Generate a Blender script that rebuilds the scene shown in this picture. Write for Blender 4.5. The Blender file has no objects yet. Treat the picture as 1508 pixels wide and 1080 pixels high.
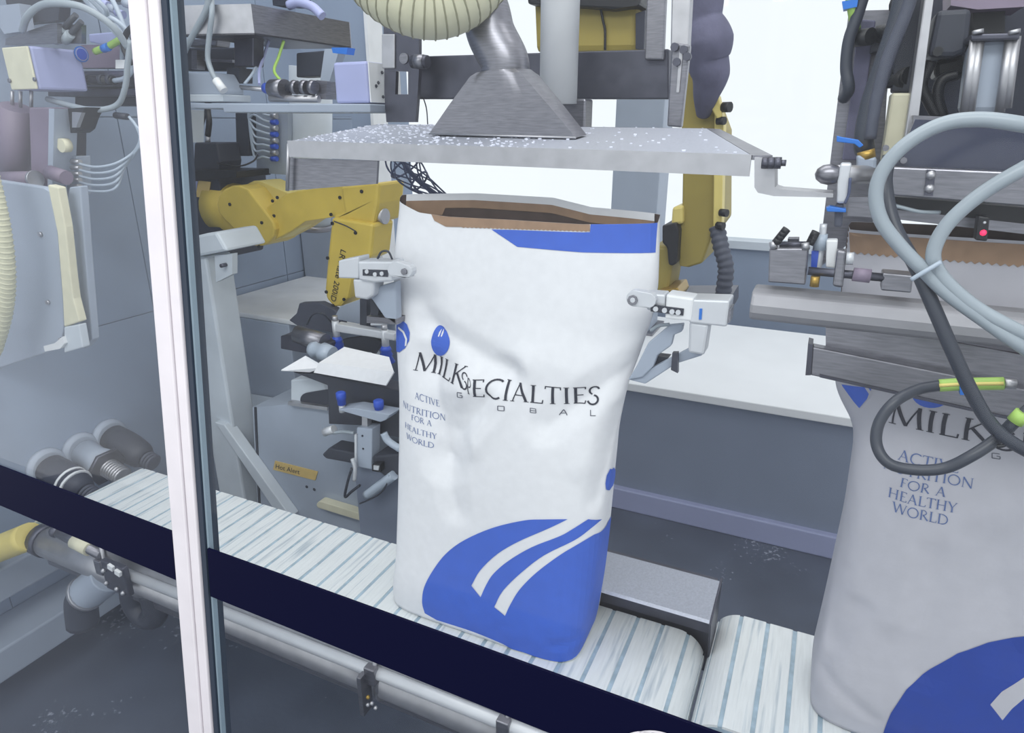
import bpy, bmesh, math, random
import numpy as np
from mathutils import Vector, Matrix
from mathutils.geometry import tessellate_polygon
random.seed(7)
SC = bpy.context.scene
COL = SC.collection
# ------------------------------------------------------------------ camera
FOC = 978.0; YAW = math.radians(-25.0); PIT = math.radians(20.1)
CAM = np.array([0.0, 0.0, 1.6])
_f = np.array([math.sin(YAW)*math.cos(PIT), math.cos(YAW)*math.cos(PIT), -math.sin(PIT)])
_r = np.array([math.cos(YAW), -math.sin(YAW), 0.0])
_d = np.cross(_f, _r)
RM = np.array([_r, _d, _f])
cd = bpy.data.cameras.new('camera'); cam = bpy.data.objects.new('camera', cd); COL.objects.link(cam)
cd.sensor_fit = 'HORIZONTAL'; cd.sensor_width = 36.0; cd.lens = FOC/1508*36.0; cd.clip_start = 0.02
m = Matrix.Identity(4)
for i in range(3):
    m[i][0] = _r[i]; m[i][1] = -_d[i]; m[i][2] = -_f[i]; m[i][3] = CAM[i]
cam.matrix_world = m
SC.camera = cam
# ------------------------------------------------------------------ light
w = bpy.data.worlds.new('overcast'); SC.world = w; w.use_nodes = True
bg = w.node_tree.nodes['Background']; bg.inputs[0].default_value = (0.93, 0.955, 1.0, 1); bg.inputs[1].default_value = 1.1
def area(name, loc, tgt, sx, sy, power, col=(1, 1, 1)):
    l = bpy.data.lights.new(name, 'AREA'); l.shape = 'RECTANGLE'; l.size = sx; l.size_y = sy; l.energy = power; l.color = col
    o = bpy.data.objects.new(name, l); COL.objects.link(o); o.location = loc
    o.rotation_euler = (Vector(tgt)-Vector(loc)).to_track_quat('-Z', 'Y').to_euler()
    return o
area('ceiling_lamp', (-0.6, 1.2, 3.3), (-0.6, 1.2, 0), 2.6, 0.5, 18, (1, .98, .95))
area('ceiling_lamp', (-0.2, -0.9, 3.2), (-0.5, 1.1, .8), 3.0, 0.6, 42, (1, .98, .96))
SC.view_settings.view_transform = 'Standard'; SC.view_settings.look = 'None'
SC.view_settings.exposure = 0.0; SC.view_settings.gamma = 1.0; SC.view_settings.use_curve_mapping = False
# ------------------------------------------------------------------ projection helpers: where a thing stands at its own depth
def ray(x, y): return np.array([(x-754)/FOC, (y-540)/FOC, 1.0]) @ RM
def atp(x, y, ax, val):
    v = ray(x, y); return CAM + v*((val-CAM[ax])/v[ax])
def at(x, y, Y): return atp(x, y, 1, Y)
def atx(x, y, X): return atp(x, y, 0, X)
def atz(x, y, Z): return atp(x, y, 2, Z)
def pr(P):
    q = RM @ (np.array(P, float)-CAM); return np.array([754+FOC*q[0]/q[2], 540+FOC*q[1]/q[2]])
GK = 0.116
def gy(z): return 0.53+GK*(z-1.4)            # the guard glass leans back a little
def atg(x, y):
    v = ray(x, y); t = (0.53+GK*(CAM[2]-1.4)-CAM[1])/(v[1]-GK*v[2]); return CAM+v*t
# ------------------------------------------------------------------ materials
def lin(c): return tuple(((u/255)/12.92 if u <= 10 else (((u/255)+.055)/1.055)**2.4) for u in c)
MATS = {}
def mat(name, rgb, rough=.5, metal=0., var=0., scale=30., bump=0., bscale=None, spec=.5, stretch=None):
    m = bpy.data.materials.new(name); m.use_nodes = True; nt = m.node_tree
    b = nt.nodes['Principled BSDF']; L = lin(rgb)
    b.inputs['Base Color'].default_value = (*L, 1); b.inputs['Roughness'].default_value = rough
    b.inputs['Metallic'].default_value = metal; b.inputs['Specular IOR Level'].default_value = spec
    if var or bump:
        tc = nt.nodes.new('ShaderNodeTexCoord'); mp = nt.nodes.new('ShaderNodeMapping')
        nt.links.new(tc.outputs['Object'], mp.inputs[0])
        if stretch: mp.inputs['Scale'].default_value = stretch
    if var:
        n = nt.nodes.new('ShaderNodeTexNoise'); n.inputs['Scale'].default_value = scale; n.inputs['Detail'].default_value = 6
        nt.links.new(mp.outputs[0], n.inputs[0])
        r = nt.nodes.new('ShaderNodeValToRGB')
        r.color_ramp.elements[0].position = .3; r.color_ramp.elements[1].position = .7
        r.color_ramp.elements[0].color = (*[max(0, c*(1-var)) for c in L], 1); r.color_ramp.elements[1].color = (*[min(1, c*(1+var)) for c in L], 1)
        nt.links.new(n.outputs[0], r.inputs[0]); nt.links.new(r.outputs[0], b.inputs['Base Color'])
    if bump:
        n2 = nt.nodes.new('ShaderNodeTexNoise'); n2.inputs['Scale'].default_value = bscale or scale; n2.inputs['Detail'].default_value = 5
        nt.links.new(mp.outputs[0], n2.inputs[0])
        bp = nt.nodes.new('ShaderNodeBump'); bp.inputs['Strength'].default_value = bump; bp.inputs['Distance'].default_value = .01
        nt.links.new(n2.outputs[0], bp.inputs['Height']); nt.links.new(bp.outputs[0], b.inputs['Normal'])
    MATS[name] = m; return m
mat('steel', (136, 136, 143), .34, .9, .16, 40, stretch=(1, 1, 9))
mat('steel_dark', (90, 91, 102), .4, .85, .16, 30)
mat('steel_bright', (186, 186, 190), .44, .9, .1, 30)
mat('steel_dusty', (172, 176, 188), .5, .5, .09, 240, .12, 300)
mat('paper', (232, 233, 236), .75, 0, .025, 60, .12, 25)
mat('paper_shaded', (188, 188, 196), .75, 0, .03, 40, .18, 18)  # the white bag paper with shade put into its colour
mat('kraft', (156, 128, 104), .8, 0, .12, 60)
mat('kraft_shaded', (84, 70, 64), .85, 0, .15, 50)  # kraft of the bag inside, darkened in colour for the shade there
mat('print_blue', (62, 101, 202), .6, 0, .05, 40)
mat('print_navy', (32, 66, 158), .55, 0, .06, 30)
mat('ink', (48, 50, 62), .7); mat('ink_blue', (92, 112, 160), .7)
mat('ink_grey', (98, 100, 112), .7)
mat('navy', (7, 9, 40), .5, spec=.08)
mat('white_frame', (222, 218, 222), .4, 0, .04, 20)
mat('gasket', (38, 50, 66), .5)
mat('wall_grey', (143, 157, 178), .6, 0, .05, 6, .03, 40)
mat('panel_grey', (160, 170, 185), .5, 0, .06, 8)
mat('paint_light', (196, 204, 212), .5, 0, .06, 10)
mat('paint_white', (226, 228, 230), .5, 0, .05, 14)
mat('lilac', (166, 172, 212), .4, 0, .05, 14)
mat('cream', (216, 212, 186), .5, 0, .06, 30)
mat('hose_cream', (206, 204, 176), .55, 0, .06, 40)
mat('hose_rib', (150, 148, 122), .6)
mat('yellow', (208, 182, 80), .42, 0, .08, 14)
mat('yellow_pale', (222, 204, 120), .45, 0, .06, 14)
mat('yellow_backlit', (156, 140, 66), .5, 0, .08, 10)  # robot yellow with the backlit darkness put into the colour
mat('black', (18, 20, 26), .45); mat('dark', (48, 52, 64), .5, 0, .12, 20)
mat('dark_blue', (36, 41, 58), .5, 0, .1, 20)
mat('rubber_grey', (70, 74, 88), .6, 0, .1, 60)
mat('cable_grey', (150, 160, 168), .35); mat('cable_dark', (52, 57, 68), .4); mat('tube_clear', (170, 182, 196), .3)
mat('jacket', (98, 98, 122), .8, 0, .15, 25, .5, 22)
mat('mauve', (128, 116, 134), .5, 0, .12, 12)
mat('cup_blue', (44, 84, 196), .4); mat('clip_blue', (30, 110, 200), .4)
mat('alum', (206, 209, 214), .38, .25, .04, 30)
mat('brass', (170, 140, 70), .35, .7)
mat('green', (158, 194, 96), .45); mat('sticker', (206, 178, 110), .6, 0, .08, 60)
mat('floor', (80, 87, 102), .42, 0, .2, 5, .05, 60)
mat('belt', (164, 184, 198), .6, 0, .2, 40); mat('table_white', (232, 234, 236), .45, 0, .03, 5)
mat('counter_grey', (130, 140, 159), .55, 0, .04, 6); mat('kick', (158, 164, 196), .45, 0, .04, 6)
mat('red', (120, 30, 50), .5); mat('edge_teal', (136, 154, 166), .3); mat('steel_matte', (158, 158, 163), .6, .55, .06, 30); mat('sleeve', (70, 80, 110), .5)
mat('smoked', (62, 66, 84), .12, 0, .05, 10)
# slats: pale, dusty, with long scuffs across the belt
m = mat('slat', (226, 230, 231), .6, 0, .05, 22, .08, 60, stretch=(9, .7, 1))
def scuff(m):
    nt = m.node_tree; b = nt.nodes['Principled BSDF']; src = b.inputs['Base Color'].links[0].from_socket
    tc = nt.nodes.new('ShaderNodeNewGeometry'); mp = nt.nodes.new('ShaderNodeMapping'); mp.inputs['Scale'].default_value = (90, 5, 1); nt.links.new(tc.outputs['Position'], mp.inputs[0])
    n = nt.nodes.new('ShaderNodeTexNoise'); n.inputs['Scale'].default_value = 1; n.inputs['Detail'].default_value = 3; nt.links.new(mp.outputs[0], n.inputs[0])
    r = nt.nodes.new('ShaderNodeValToRGB'); r.color_ramp.elements[0].position = .56; r.color_ramp.elements[1].position = .74; r.color_ramp.elements[1].color = (.55, .55, .55, 1); nt.links.new(n.outputs[0], r.inputs[0])
    mx = nt.nodes.new('ShaderNodeMixRGB'); nt.links.new(r.outputs[0], mx.inputs[0]); nt.links.new(src, mx.inputs[1]); mx.inputs[2].default_value = (*lin((120, 146, 166)), 1)
    nt.links.new(mx.outputs[0], b.inputs['Base Color'])
scuff(m)
# powder
mat('powder', (225, 228, 240), .9, 0, .1, 120)
# floor speckle of spilled powder
def floor_powder():
    nt = MATS['floor'].node_tree; b = nt.nodes['Principled BSDF']
    src = b.inputs['Base Color'].links[0].from_socket
    tc = nt.nodes.new('ShaderNodeTexCoord')
    n = nt.nodes.new('ShaderNodeTexNoise'); n.inputs['Scale'].default_value = 60; n.inputs['Detail'].default_value = 4; nt.links.new(tc.outputs['Object'], n.inputs[0])
    n2 = nt.nodes.new('ShaderNodeTexNoise'); n2.inputs['Scale'].default_value = 3.2; nt.links.new(tc.outputs['Object'], n2.inputs[0])
    mu = nt.nodes.new('ShaderNodeMath'); mu.operation = 'MULTIPLY'; nt.links.new(n.outputs[0], mu.inputs[0]); nt.links.new(n2.outputs[0], mu.inputs[1])
    r = nt.nodes.new('ShaderNodeValToRGB'); r.color_ramp.elements[0].position = .36; r.color_ramp.elements[1].position = .44
    r.color_ramp.elements[1].color = (.6, .6, .6, 1)
    nt.links.new(mu.outputs[0], r.inputs[0])
    mx = nt.nodes.new('ShaderNodeMixRGB'); nt.links.new(r.outputs[0], mx.inputs[0]); nt.links.new(src, mx.inputs[1]); mx.inputs[2].default_value = (*lin((190, 196, 208)), 1)
    nt.links.new(mx.outputs[0], b.inputs['Base Color'])
floor_powder()
def glass(name, dust, tint=(.975, .985, .985)):
    m = bpy.data.materials.new(name); m.use_nodes = True; nt = m.node_tree
    nt.nodes.remove(nt.nodes['Principled BSDF']); out = nt.nodes['Material Output']
    tr = nt.nodes.new('ShaderNodeBsdfTransparent'); tr.inputs[0].default_value = (*tint, 1)
    gl = nt.nodes.new('ShaderNodeBsdfGlossy'); gl.inputs['Roughness'].default_value = .02; gl.inputs[0].default_value = (1, 1, 1, 1)
    lw = nt.nodes.new('ShaderNodeLayerWeight'); lw.inputs[0].default_value = .5
    pw = nt.nodes.new('ShaderNodeMath'); pw.operation = 'POWER'; pw.inputs[1].default_value = 5; nt.links.new(lw.outputs['Facing'], pw.inputs[0])
    fr = nt.nodes.new('ShaderNodeMath'); fr.operation = 'MULTIPLY_ADD'; fr.inputs[1].default_value = .9; fr.inputs[2].default_value = .007; nt.links.new(pw.outputs[0], fr.inputs[0])
    a = nt.nodes.new('ShaderNodeMixShader'); nt.links.new(fr.outputs[0], a.inputs[0]); nt.links.new(tr.outputs[0], a.inputs[1]); nt.links.new(gl.outputs[0], a.inputs[2])
    df = nt.nodes.new('ShaderNodeBsdfDiffuse'); df.inputs[0].default_value = (.75, .8, .92, 1)  # dust film that also carries the painted reflection veil
    tc = nt.nodes.new('ShaderNodeTexCoord'); n = nt.nodes.new('ShaderNodeTexNoise'); n.inputs['Scale'].default_value = 2.2; nt.links.new(tc.outputs['Object'], n.inputs[0])
    mr = nt.nodes.new('ShaderNodeMapRange'); mr.inputs[1].default_value = .3; mr.inputs[2].default_value = .7; mr.inputs[3].default_value = dust*.5; mr.inputs[4].default_value = dust*1.5
    nt.links.new(n.outputs[0], mr.inputs[0])
    c = nt.nodes.new('ShaderNodeMixShader'); nt.links.new(mr.outputs[0], c.inputs[0]); nt.links.new(a.outputs[0], c.inputs[1]); nt.links.new(df.outputs[0], c.inputs[2])
    nt.links.new(c.outputs[0], out.inputs[0]); MATS[name] = m
glass('glass_dust_veil', .005); glass('glass_hazy', .018); glass('glass_clear', .0)
# LED
m = bpy.data.materials.new('led'); m.use_nodes = True; b = m.node_tree.nodes['Principled BSDF']
b.inputs['Base Color'].default_value = (.8, .02, .08, 1); b.inputs['Emission Color'].default_value = (1, .03, .12, 1); b.inputs['Emission Strength'].default_value = 1.2; MATS['led'] = m
# ------------------------------------------------------------------ mesh builder
class G:
    def __init__(s): s.v = []; s.f = []; s.sm = []
    def add(s, vs, fs, sm=False):
        o = len(s.v); s.v += [tuple(map(float, p)) for p in vs]
        for i, f in enumerate(fs):
            s.f.append([o+k for k in f]); s.sm.append(sm if isinstance(sm, bool) else sm[i])
        return s
    def obox(s, o, a, b, c):
        o, a, b, c = map(np.array, (o, a, b, c)); P = [o, o+a, o+a+b, o+b, o+c, o+a+c, o+a+b+c, o+b+c]
        F = [(0, 3, 2, 1), (4, 5, 6, 7), (0, 1, 5, 4), (1, 2, 6, 5), (2, 3, 7, 6), (3, 0, 4, 7)]
        if np.dot(np.cross(a, b), c) < 0: F = [f[::-1] for f in F]
        return s.add(P, F)
    def box(s, x0, x1, y0, y1, z0, z1):
        x0, x1 = sorted((x0, x1)); y0, y1 = sorted((y0, y1)); z0, z1 = sorted((z0, z1))
        return s.obox((x0, y0, z0), (x1-x0, 0, 0), (0, y1-y0, 0), (0, 0, z1-z0))
    def pb(s, x0, y0, x1, y1, Y, D):
        a = at(x0, y0, Y); b = at(x1, y1, Y); return s.box(a[0], b[0], Y, Y+D, a[2], b[2])
    def prism(s, pts, vec):
        pts = [np.array(p, float) for p in pts]; vec = np.array(vec, float); n = len(pts)
        nrm = sum((np.cross(pts[i]-pts[0], pts[(i+1) % n]-pts[0]) for i in range(1, n-1)), np.zeros(3))
        if np.dot(nrm, vec) > 0: pts = pts[::-1]
        tri = tessellate_polygon([[Vector(p) for p in pts]])
        F = []
        for t in tri:
            a, b_, c = (pts[k] for k in t)
            if np.dot(np.cross(b_-a, c-a), vec) > 0: t = t[::-1]
            F.append(tuple(t)); F.append(tuple(k+n for k in t[::-1]))
        if n <= 5 and True:
            F = [tuple(range(n)), tuple(range(2*n-1, n-1, -1))]
        for i in range(n):
            j = (i+1) % n; F.append((i, i+n, j+n, j))
        return s.add(pts+[p+vec for p in pts], F)
    def pp(s, px, Y, D): return s.prism([at(x, y, Y) for x, y in px], (0, D, 0))
    def cyl(s, a, b, r, r2=None, n=16, caps=True):
        return s.rev(a, b, [(0, r), (1, r if r2 is None else r2)], n, caps)
    def rev(s, a, b, prof, n=16, caps=True):
        a = np.array(a, float); b = np.array(b, float); d = b-a; L = np.linalg.norm(d); u = d/L
        t = np.array((0, 0, 1.)) if abs(u[2]) < .9 else np.array((1., 0, 0)); e1 = np.cross(u, t); e1 /= np.linalg.norm(e1); e2 = np.cross(u, e1)
        V = []; F = []; S = []
        for (k, r) in prof:
            for i in range(n):
                an = 2*math.pi*i/n; V.append(a+d*k+r*(math.cos(an)*e1+math.sin(an)*e2))
        for j in range(len(prof)-1):
            for i in range(n):
                i2 = (i+1) % n; F.append((j*n+i, j*n+i2, (j+1)*n+i2, (j+1)*n+i)); S.append(True)
        if caps:
            F.append(tuple(range(n-1, -1, -1))); S.append(False); o = (len(prof)-1)*n; F.append(tuple(range(o, o+n))); S.append(False)
        return s.add(V, F, S)
    def sph(s, c, r, n=12, sc=(1, 1, 1)):
        V = []; F = []; mm = n//2
        for j in range(mm+1):
            th = math.pi*j/mm
            for i in range(n):
                ph = 2*math.pi*i/n; V.append(np.array(c)+r*np.array((math.sin(th)*math.cos(ph)*sc[0], math.sin(th)*math.sin(ph)*sc[1], math.cos(th)*sc[2])))
        for j in range(mm):
            for i in range(n):
                i2 = (i+1) % n; F.append((j*n+i, (j+1)*n+i, (j+1)*n+i2, j*n+i2))
        return s.add(V, F, True)
    def tube(s, pts, r, n=8, sub=6, caps=True, rib=None):
        P = spline(pts, sub); N = len(P)
        if rib:                                    # ribbed hose: radius ripples along the length
            seg = np.linalg.norm(np.diff(P, axis=0), axis=1); cum = np.concatenate([[0], np.cumsum(seg)])
            K = int(cum[-1]/rib*4); tt = np.linspace(0, cum[-1], K); P = np.array([[np.interp(t, cum, P[:, k]) for k in range(3)] for t in tt]); N = len(P)
            R = [r*(1.0 if k % 4 in (0, 1) else .9) if k % 4 != 2 else r*.87 for k in range(N)]
        else:
            R = np.interp(np.linspace(0, 1, N), np.linspace(0, 1, len(r)), r) if hasattr(r, '__len__') else [r]*N
        V = []; F = []; S = []; e1 = None
        for i in range(N):
            d = P[min(i+1, N-1)]-P[max(i-1, 0)]; d = d/(np.linalg.norm(d)+1e-12)
            if e1 is None:
                t = np.array((0, 0, 1.)) if abs(d[2]) < .9 else np.array((1., 0, 0)); e1 = np.cross(d, t)
            e1 = e1-d*np.dot(e1, d); e1 = e1/(np.linalg.norm(e1)+1e-12); e2 = np.cross(d, e1)
            for k in range(n):
                an = 2*math.pi*k/n; V.append(P[i]+R[i]*(math.cos(an)*e1+math.sin(an)*e2))
        for i in range(N-1):
            for k in range(n):
                k2 = (k+1) % n; F.append((i*n+k, i*n+k2, (i+1)*n+k2, (i+1)*n+k)); S.append(True)
        if caps:
            F.append(tuple(range(n-1, -1, -1))); S.append(False); F.append(tuple(range((N-1)*n, N*n))); S.append(False)
        return s.add(V, F, S)
    def pt(s, pts, r, n=8, sub=6, **k): return s.tube([at(*p) for p in pts], r, n, sub, **k)
    def bolt(s, x, y, Y, r=.006, h=.006):
        c = at(x, y, Y); return s.cyl(c, c-np.array((0, h, 0)), r, n=8)
    def build(s, name, m, parent=None, bevel=0., kind=None):
        me = bpy.data.meshes.new(name); me.from_pydata(s.v, [], s.f)
        me.polygons.foreach_set('use_smooth', s.sm); me.materials.append(MATS[m]); me.update()
        o = bpy.data.objects.new(name, me); COL.objects.link(o)
        if parent is not None: o.parent = parent
        if bevel:
            b = o.modifiers.new('bevel', 'BEVEL'); b.width = bevel; b.segments = 2; b.limit_method = 'ANGLE'; b.angle_limit = .6
        if kind: o['kind'] = kind
        return o
def spline(pts, sub):
    P = [np.array(p, float) for p in pts]
    if len(P) < 3: return np.array(P)
    Q = [2*P[0]-P[1]]+P+[2*P[-1]-P[-2]]; out = []
    for i in range(1, len(Q)-2):
        a, b, c, d = Q[i-1:i+3]
        for k in range(sub):
            t = k/sub; out.append(.5*((2*b)+(-a+c)*t+(2*a-5*b+4*c-d)*t*t+(-a+3*b-3*c+d)*t**3))
    out.append(P[-1]); return np.array(out)
def tag(o, label, cat, group=None):
    o['label'] = label; o['category'] = cat
    if group: o['group'] = group
    return o
def thing(name, label, cat, group=None):
    o = bpy.data.objects.new(name, None); o.empty_display_size = .05; COL.objects.link(o); return tag(o, label, cat, group)
def struct(o): o['kind'] = 'structure'; return o
def hull_circles(c, n=14):           # outline of a belt around two circles, pixel space
    P = []
    for (x, y, r) in c:
        for i in range(n): P.append((x+r*math.cos(2*math.pi*i/n), y+r*math.sin(2*math.pi*i/n)))
    P = sorted(set(P))
    def half(P):
        h = []
        for p in P:
            while len(h) >= 2 and (h[-1][0]-h[-2][0])*(p[1]-h[-2][1])-(h[-1][1]-h[-2][1])*(p[0]-h[-2][0]) <= 0: h.pop()
            h.append(p)
        return h
    a = half(P); b = half(P[::-1]); return a[:-1]+b[:-1]
def font_mesh(name, txt, m, parent, origin, ux, uy, size):    # lettering with Blender's built-in face
    cu = bpy.data.curves.new('t', 'FONT'); cu.body = txt; cu.size = 1.0; cu.resolution_u = 3
    ob = bpy.data.objects.new('t', cu); COL.objects.link(ob); dg = bpy.context.evaluated_depsgraph_get(); dg.update()
    me = bpy.data.meshes.new_from_object(ob.evaluated_get(dg)); bpy.data.objects.remove(ob); bpy.data.curves.remove(cu)
    o = np.array(origin); ux = np.array(ux)/np.linalg.norm(ux)*size; uy = np.array(uy)/np.linalg.norm(uy)*size
    for v in me.vertices: v.co = Vector(o+ux*v.co.x+uy*v.co.y)
    me.materials.clear(); me.materials.append(MATS[m]); me.name = name
    ob = bpy.data.objects.new(name, me); COL.objects.link(ob); ob.parent = parent; return ob

# ================================================================== THE SETTING
g = G(); g.box(-4, 3, -1.5, 4.5, -.05, 0); struct(g.build('floor', 'floor'))
wl = struct(G().box(-2.2, -2.106, .2, 3.2, 0, 3.0).build('wall_left', 'panel_grey'))
yy = [.2, .86, 1.52, 2.18, 3.2]; zz = [0, .98, 1.62, 2.3, 3.0]
for i in range(4):
    for j in range(4):
        G().box(-2.106, -2.1, yy[i]+.002, yy[i+1]-.002, zz[j]+.002, zz[j+1]-.002).build('panel', 'wall_grey', wl)
WB = 4.2
xw = at(545, 100, 2.4)[0]
wb = struct(G().box(-4, 3, WB, WB+.1, 0, .90).build('wall_back', 'wall_grey'))
win = bpy.data.objects.new('window_1', None); COL.objects.link(win); struct(win)
G().box(-4, 3, WB-.05, WB+.1, .90, .945).build('window_sill', 'paint_light', win)
G().box(-4, -3.9, WB, WB+.08, .945, 3.2).build('window_frame', 'paint_white', win)
G().box(1.3, 1.4, WB, WB+.08, .945, 3.2).build('window_frame', 'paint_white', win)
G().box(-4, 1.4, WB, WB+.08, 3.2, 3.3).build('window_frame', 'paint_white', win)
G().box(-3.9, 1.3, WB+.03, WB+.036, .945, 3.2).build('pane', 'glass_clear', win)
G().box(1.4, 3, WB, WB+.1, .9, 3.2).build('wall_panel', 'wall_grey', wb)
# grey partition behind the robot, with an opening beside the tubing
xo0 = at(369, 200, 2.4)[0]; xo1 = at(520, 200, 2.4)[0]; zo0 = at(380, 264, 2.4)[2]; zo1 = at(380, 172, 2.4)[2]
wp = struct(G().box(-2.1, xw, 2.4, 2.46, 0, zo0).build('wall_partition', 'wall_grey'))
G().box(-2.1, xo0, 2.4, 2.46, zo0, zo1).build('panel', 'wall_grey', wp)
G().box(xo1, xw, 2.4, 2.46, zo0, zo1).build('panel', 'wall_grey', wp)
G().box(-2.1, xw, 2.4, 2.46, zo1, 3.0).build('panel', 'wall_grey', wp)
struct(G().box(xw, xw+.014, 2.38, 2.48, .95, 3.0).build('trim_1', 'paint_white'))
# ------------------------------------------------------------------ long white-topped counter along the back
t = thing('back_counter', 'long low counter with white top and grey front below the bright window', 'counter')
G().box(-2.05, 1.6, 2.50, 3.55, .565, .6).build('top', 'table_white', t, .004)
G().box(-2.03, 1.58, 2.53, 3.5, .10, .565).build('front_panel', 'counter_grey', t)
G().box(-2.03, 1.58, 2.50, 3.5, 0, .10).build('kick_strip', 'kick', t, .006)

# ================================================================== GUARD GLASS
def gbox(x0, x1, z0, z1, d0, d1):
    o = (x0, gy(z0)+d0, z0); return G().obox(o, (x1-x0, 0, 0), (0, d1-d0, 0), (0, GK*(z1-z0), z1-z0))
ZB, ZT = .02, 2.7
mx0, mx1 = -.716, -.672
mu = thing('door_mullion', 'upright white aluminium mullion between the two guard panes', 'frame')
gbox(mx0, mx0+.027, ZB, ZT, -.012, .02).build('profile', 'white_frame', mu, .002)
gbox(mx0+.0282, mx1, ZB, ZT, -.010, .02).build('profile', 'white_frame', mu, .002)
gbox(mx0+.004, mx1-.002, ZB, ZT, -.006, .016).build('core', 'white_frame', mu)
gbox(mx1+.0005, mx1+.009, ZB, ZT, -.006, .016).build('gasket', 'gasket', mu)
gbox(mx1+.0095, mx1+.0125, ZB, ZT, -.003, .004).build('glass_edge', 'edge_teal', mu)
def band(x0, x1, pxa, pxb, ta, tb, thick_a, thick_b, parent):
    # a printed stripe fixed on the outside of the pane
    pts = []
    za = atg(*pxa); zb = atg(*pxb); ca = atg(*ta); cb_ = atg(*tb)
    def zat(x, p, q): return p[2]+(q[2]-p[2])*(x-p[0])/(q[0]-p[0])
    P = [(x0, zat(x0, za, zb)), (x1, zat(x1, za, zb)), (x1, zat(x1, ca, cb_)), (x0, zat(x0, ca, cb_))]
    return G().prism([(x, gy(z)-.0065, z) for x, z in P], (0, .003, 0)).build('stripe', 'navy', parent)
gl = thing('guard_pane', 'hazy glass guard pane left of the white mullion with navy stripe', 'glass pane')
gbox(-1.9, mx0-.001, ZB, ZT, -.003, .003).build('pane', 'glass_hazy', gl)
band(-1.9, mx0-.001, (0, 682), (267, 783), (0, 739), (273, 854), 0, 0, gl)
gr = thing('guard_pane', 'wide glass guard pane right of the white mullion with navy stripe and white emblem', 'glass pane')
gbox(mx1+.013, 1.3, ZB, ZT, -.003, .003).build('pane', 'glass_dust_veil', gr)
sb = band(mx1+.013, 1.3, (301, 801), (1000, 1052), (310, 872), (830, 1080), 0, 0, gr)
def gstrip(name, pts, wpx, m, parent):          # flat emblem stroke on the stripe
    g = G(); P = [atg(*p) for p in pts]; n = len(P)
    L, R_ = [], []
    for i in range(n):
        a = np.array(pts[max(0, i-1)]); b = np.array(pts[min(n-1, i+1)]); d = (b-a)/np.linalg.norm(b-a); nn = np.array((-d[1], d[0]))
        ww = np.interp(i/(n-1), np.linspace(0, 1, len(wpx)), wpx)
        for lst, sgn in ((L, 1), (R_, -1)):
            q = atg(*(np.array(pts[i])+nn*sgn*ww/2)); lst.append(q-np.array((0, .0072, 0)))
    g.add(L+R_, [(i, i+1, n+i+1, n+i) for i in range(n-1)]); return g.build(name, m, parent)
def arc(cx, cy, rx, ry, a0, a1, n=24): return [(cx+rx*math.cos(math.radians(a0+(a1-a0)*i/n)), cy-ry*math.sin(math.radians(a0+(a1-a0)*i/n))) for i in range(n+1)]
gstrip('emblem', arc(950, 1092, 33, 20, 230, 40), [4, 9, 7, 3], 'white_frame', sb)
gstrip('emblem', arc(958, 1106, 52, 37, 105, -230, 40), [2, 6, 9, 9, 6, 3], 'white_frame', sb)
gstrip('emblem', [(946, 1073), (941, 1092), (936, 1115)], [11, 10, 9], 'white_frame', sb)

# ================================================================== CONVEYORS
def conveyor(label, X0, X1, Y0, Y1, z, pitch, round0, round1):
    t = thing('slat_conveyor', label, 'conveyor', 'slat conveyors under the bags')
    r = .058; zc = z-r; g = G(); prof = []
    for i in range(13): a = math.pi/2-math.pi*i/12; prof.append((X1-r+(r-.0004)*math.cos(a), zc+(r-.0004)*math.sin(a)))
    for i in range(13): a = -math.pi/2-math.pi*i/12; prof.append((X0+r+(r-.0004)*math.cos(a), zc+(r-.0004)*math.sin(a)))
    g.prism([(x, Y0+.0005, zz_) for x, zz_ in prof], (0, Y1-Y0-.001, 0)).build('belt', 'belt', t)
    hw = pitch*.425; L = X1-X0-2*r
    def path(d, off):
        if d < 0: a = -d/r; return (X0+r-(r+off)*math.sin(a), zc+(r+off)*math.cos(a))
        if d > L: a = (d-L)/r; return (X1-r+(r+off)*math.sin(a), zc+(r+off)*math.cos(a))
        return (X0+r+d, z+off)
    first = None; k0 = -int(math.pi*r*.85/pitch); k1 = int((L+math.pi*r*.85)/pitch)
    for k in range(k0, k1+1):
        d = k*pitch+.02
        if d-hw > 0 and d+hw < L:
            if first is None:
                first = o = G().box(-hw, hw, Y0, Y1, -.004, .0015).build('slat', 'slat', t, .001)
            else:
                o = first.copy(); COL.objects.link(o); o.parent = t
            o.location = (X0+r+d, 0, z)
        else:                                   # slats bending round the end roller
            dd = [d-hw+2*hw*i/6 for i in range(7)]
            ring = [path(q, .0015) for q in dd]+[path(q, -.004) for q in dd[::-1]]
            G().prism([(x, Y0, zz_) for x, zz_ in ring], (0, Y1-Y0, 0)).build('slat', 'slat', t)
    G().box(X0+.05, X1-.07, Y0-.012, Y0-.002, z-.135, z-.028).build('side_plate', 'steel', t, .002)
    G().box(X0+.05, X1-.07, Y1+.002, Y1+.012, z-.135, z-.028).build('side_plate', 'steel', t, .002)
    for x in ((-.6, -.28) if X0 < -1 else (.1, .9)):
        for y in (Y1-.06,):
            G().box(x, x+.04, y, y+.04, 0, z-.10).build('leg', 'steel', t)
    return t
conveyor('white slat conveyor carrying the upright open bag', -1.845, -.1, .855, 1.165, .6, .0535, 1, 1)
conveyor('short white slat conveyor starting beside the gap under the grey bag', -.092, 1.25, .955, 1.264, .6, .0535, 1, 1)

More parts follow.
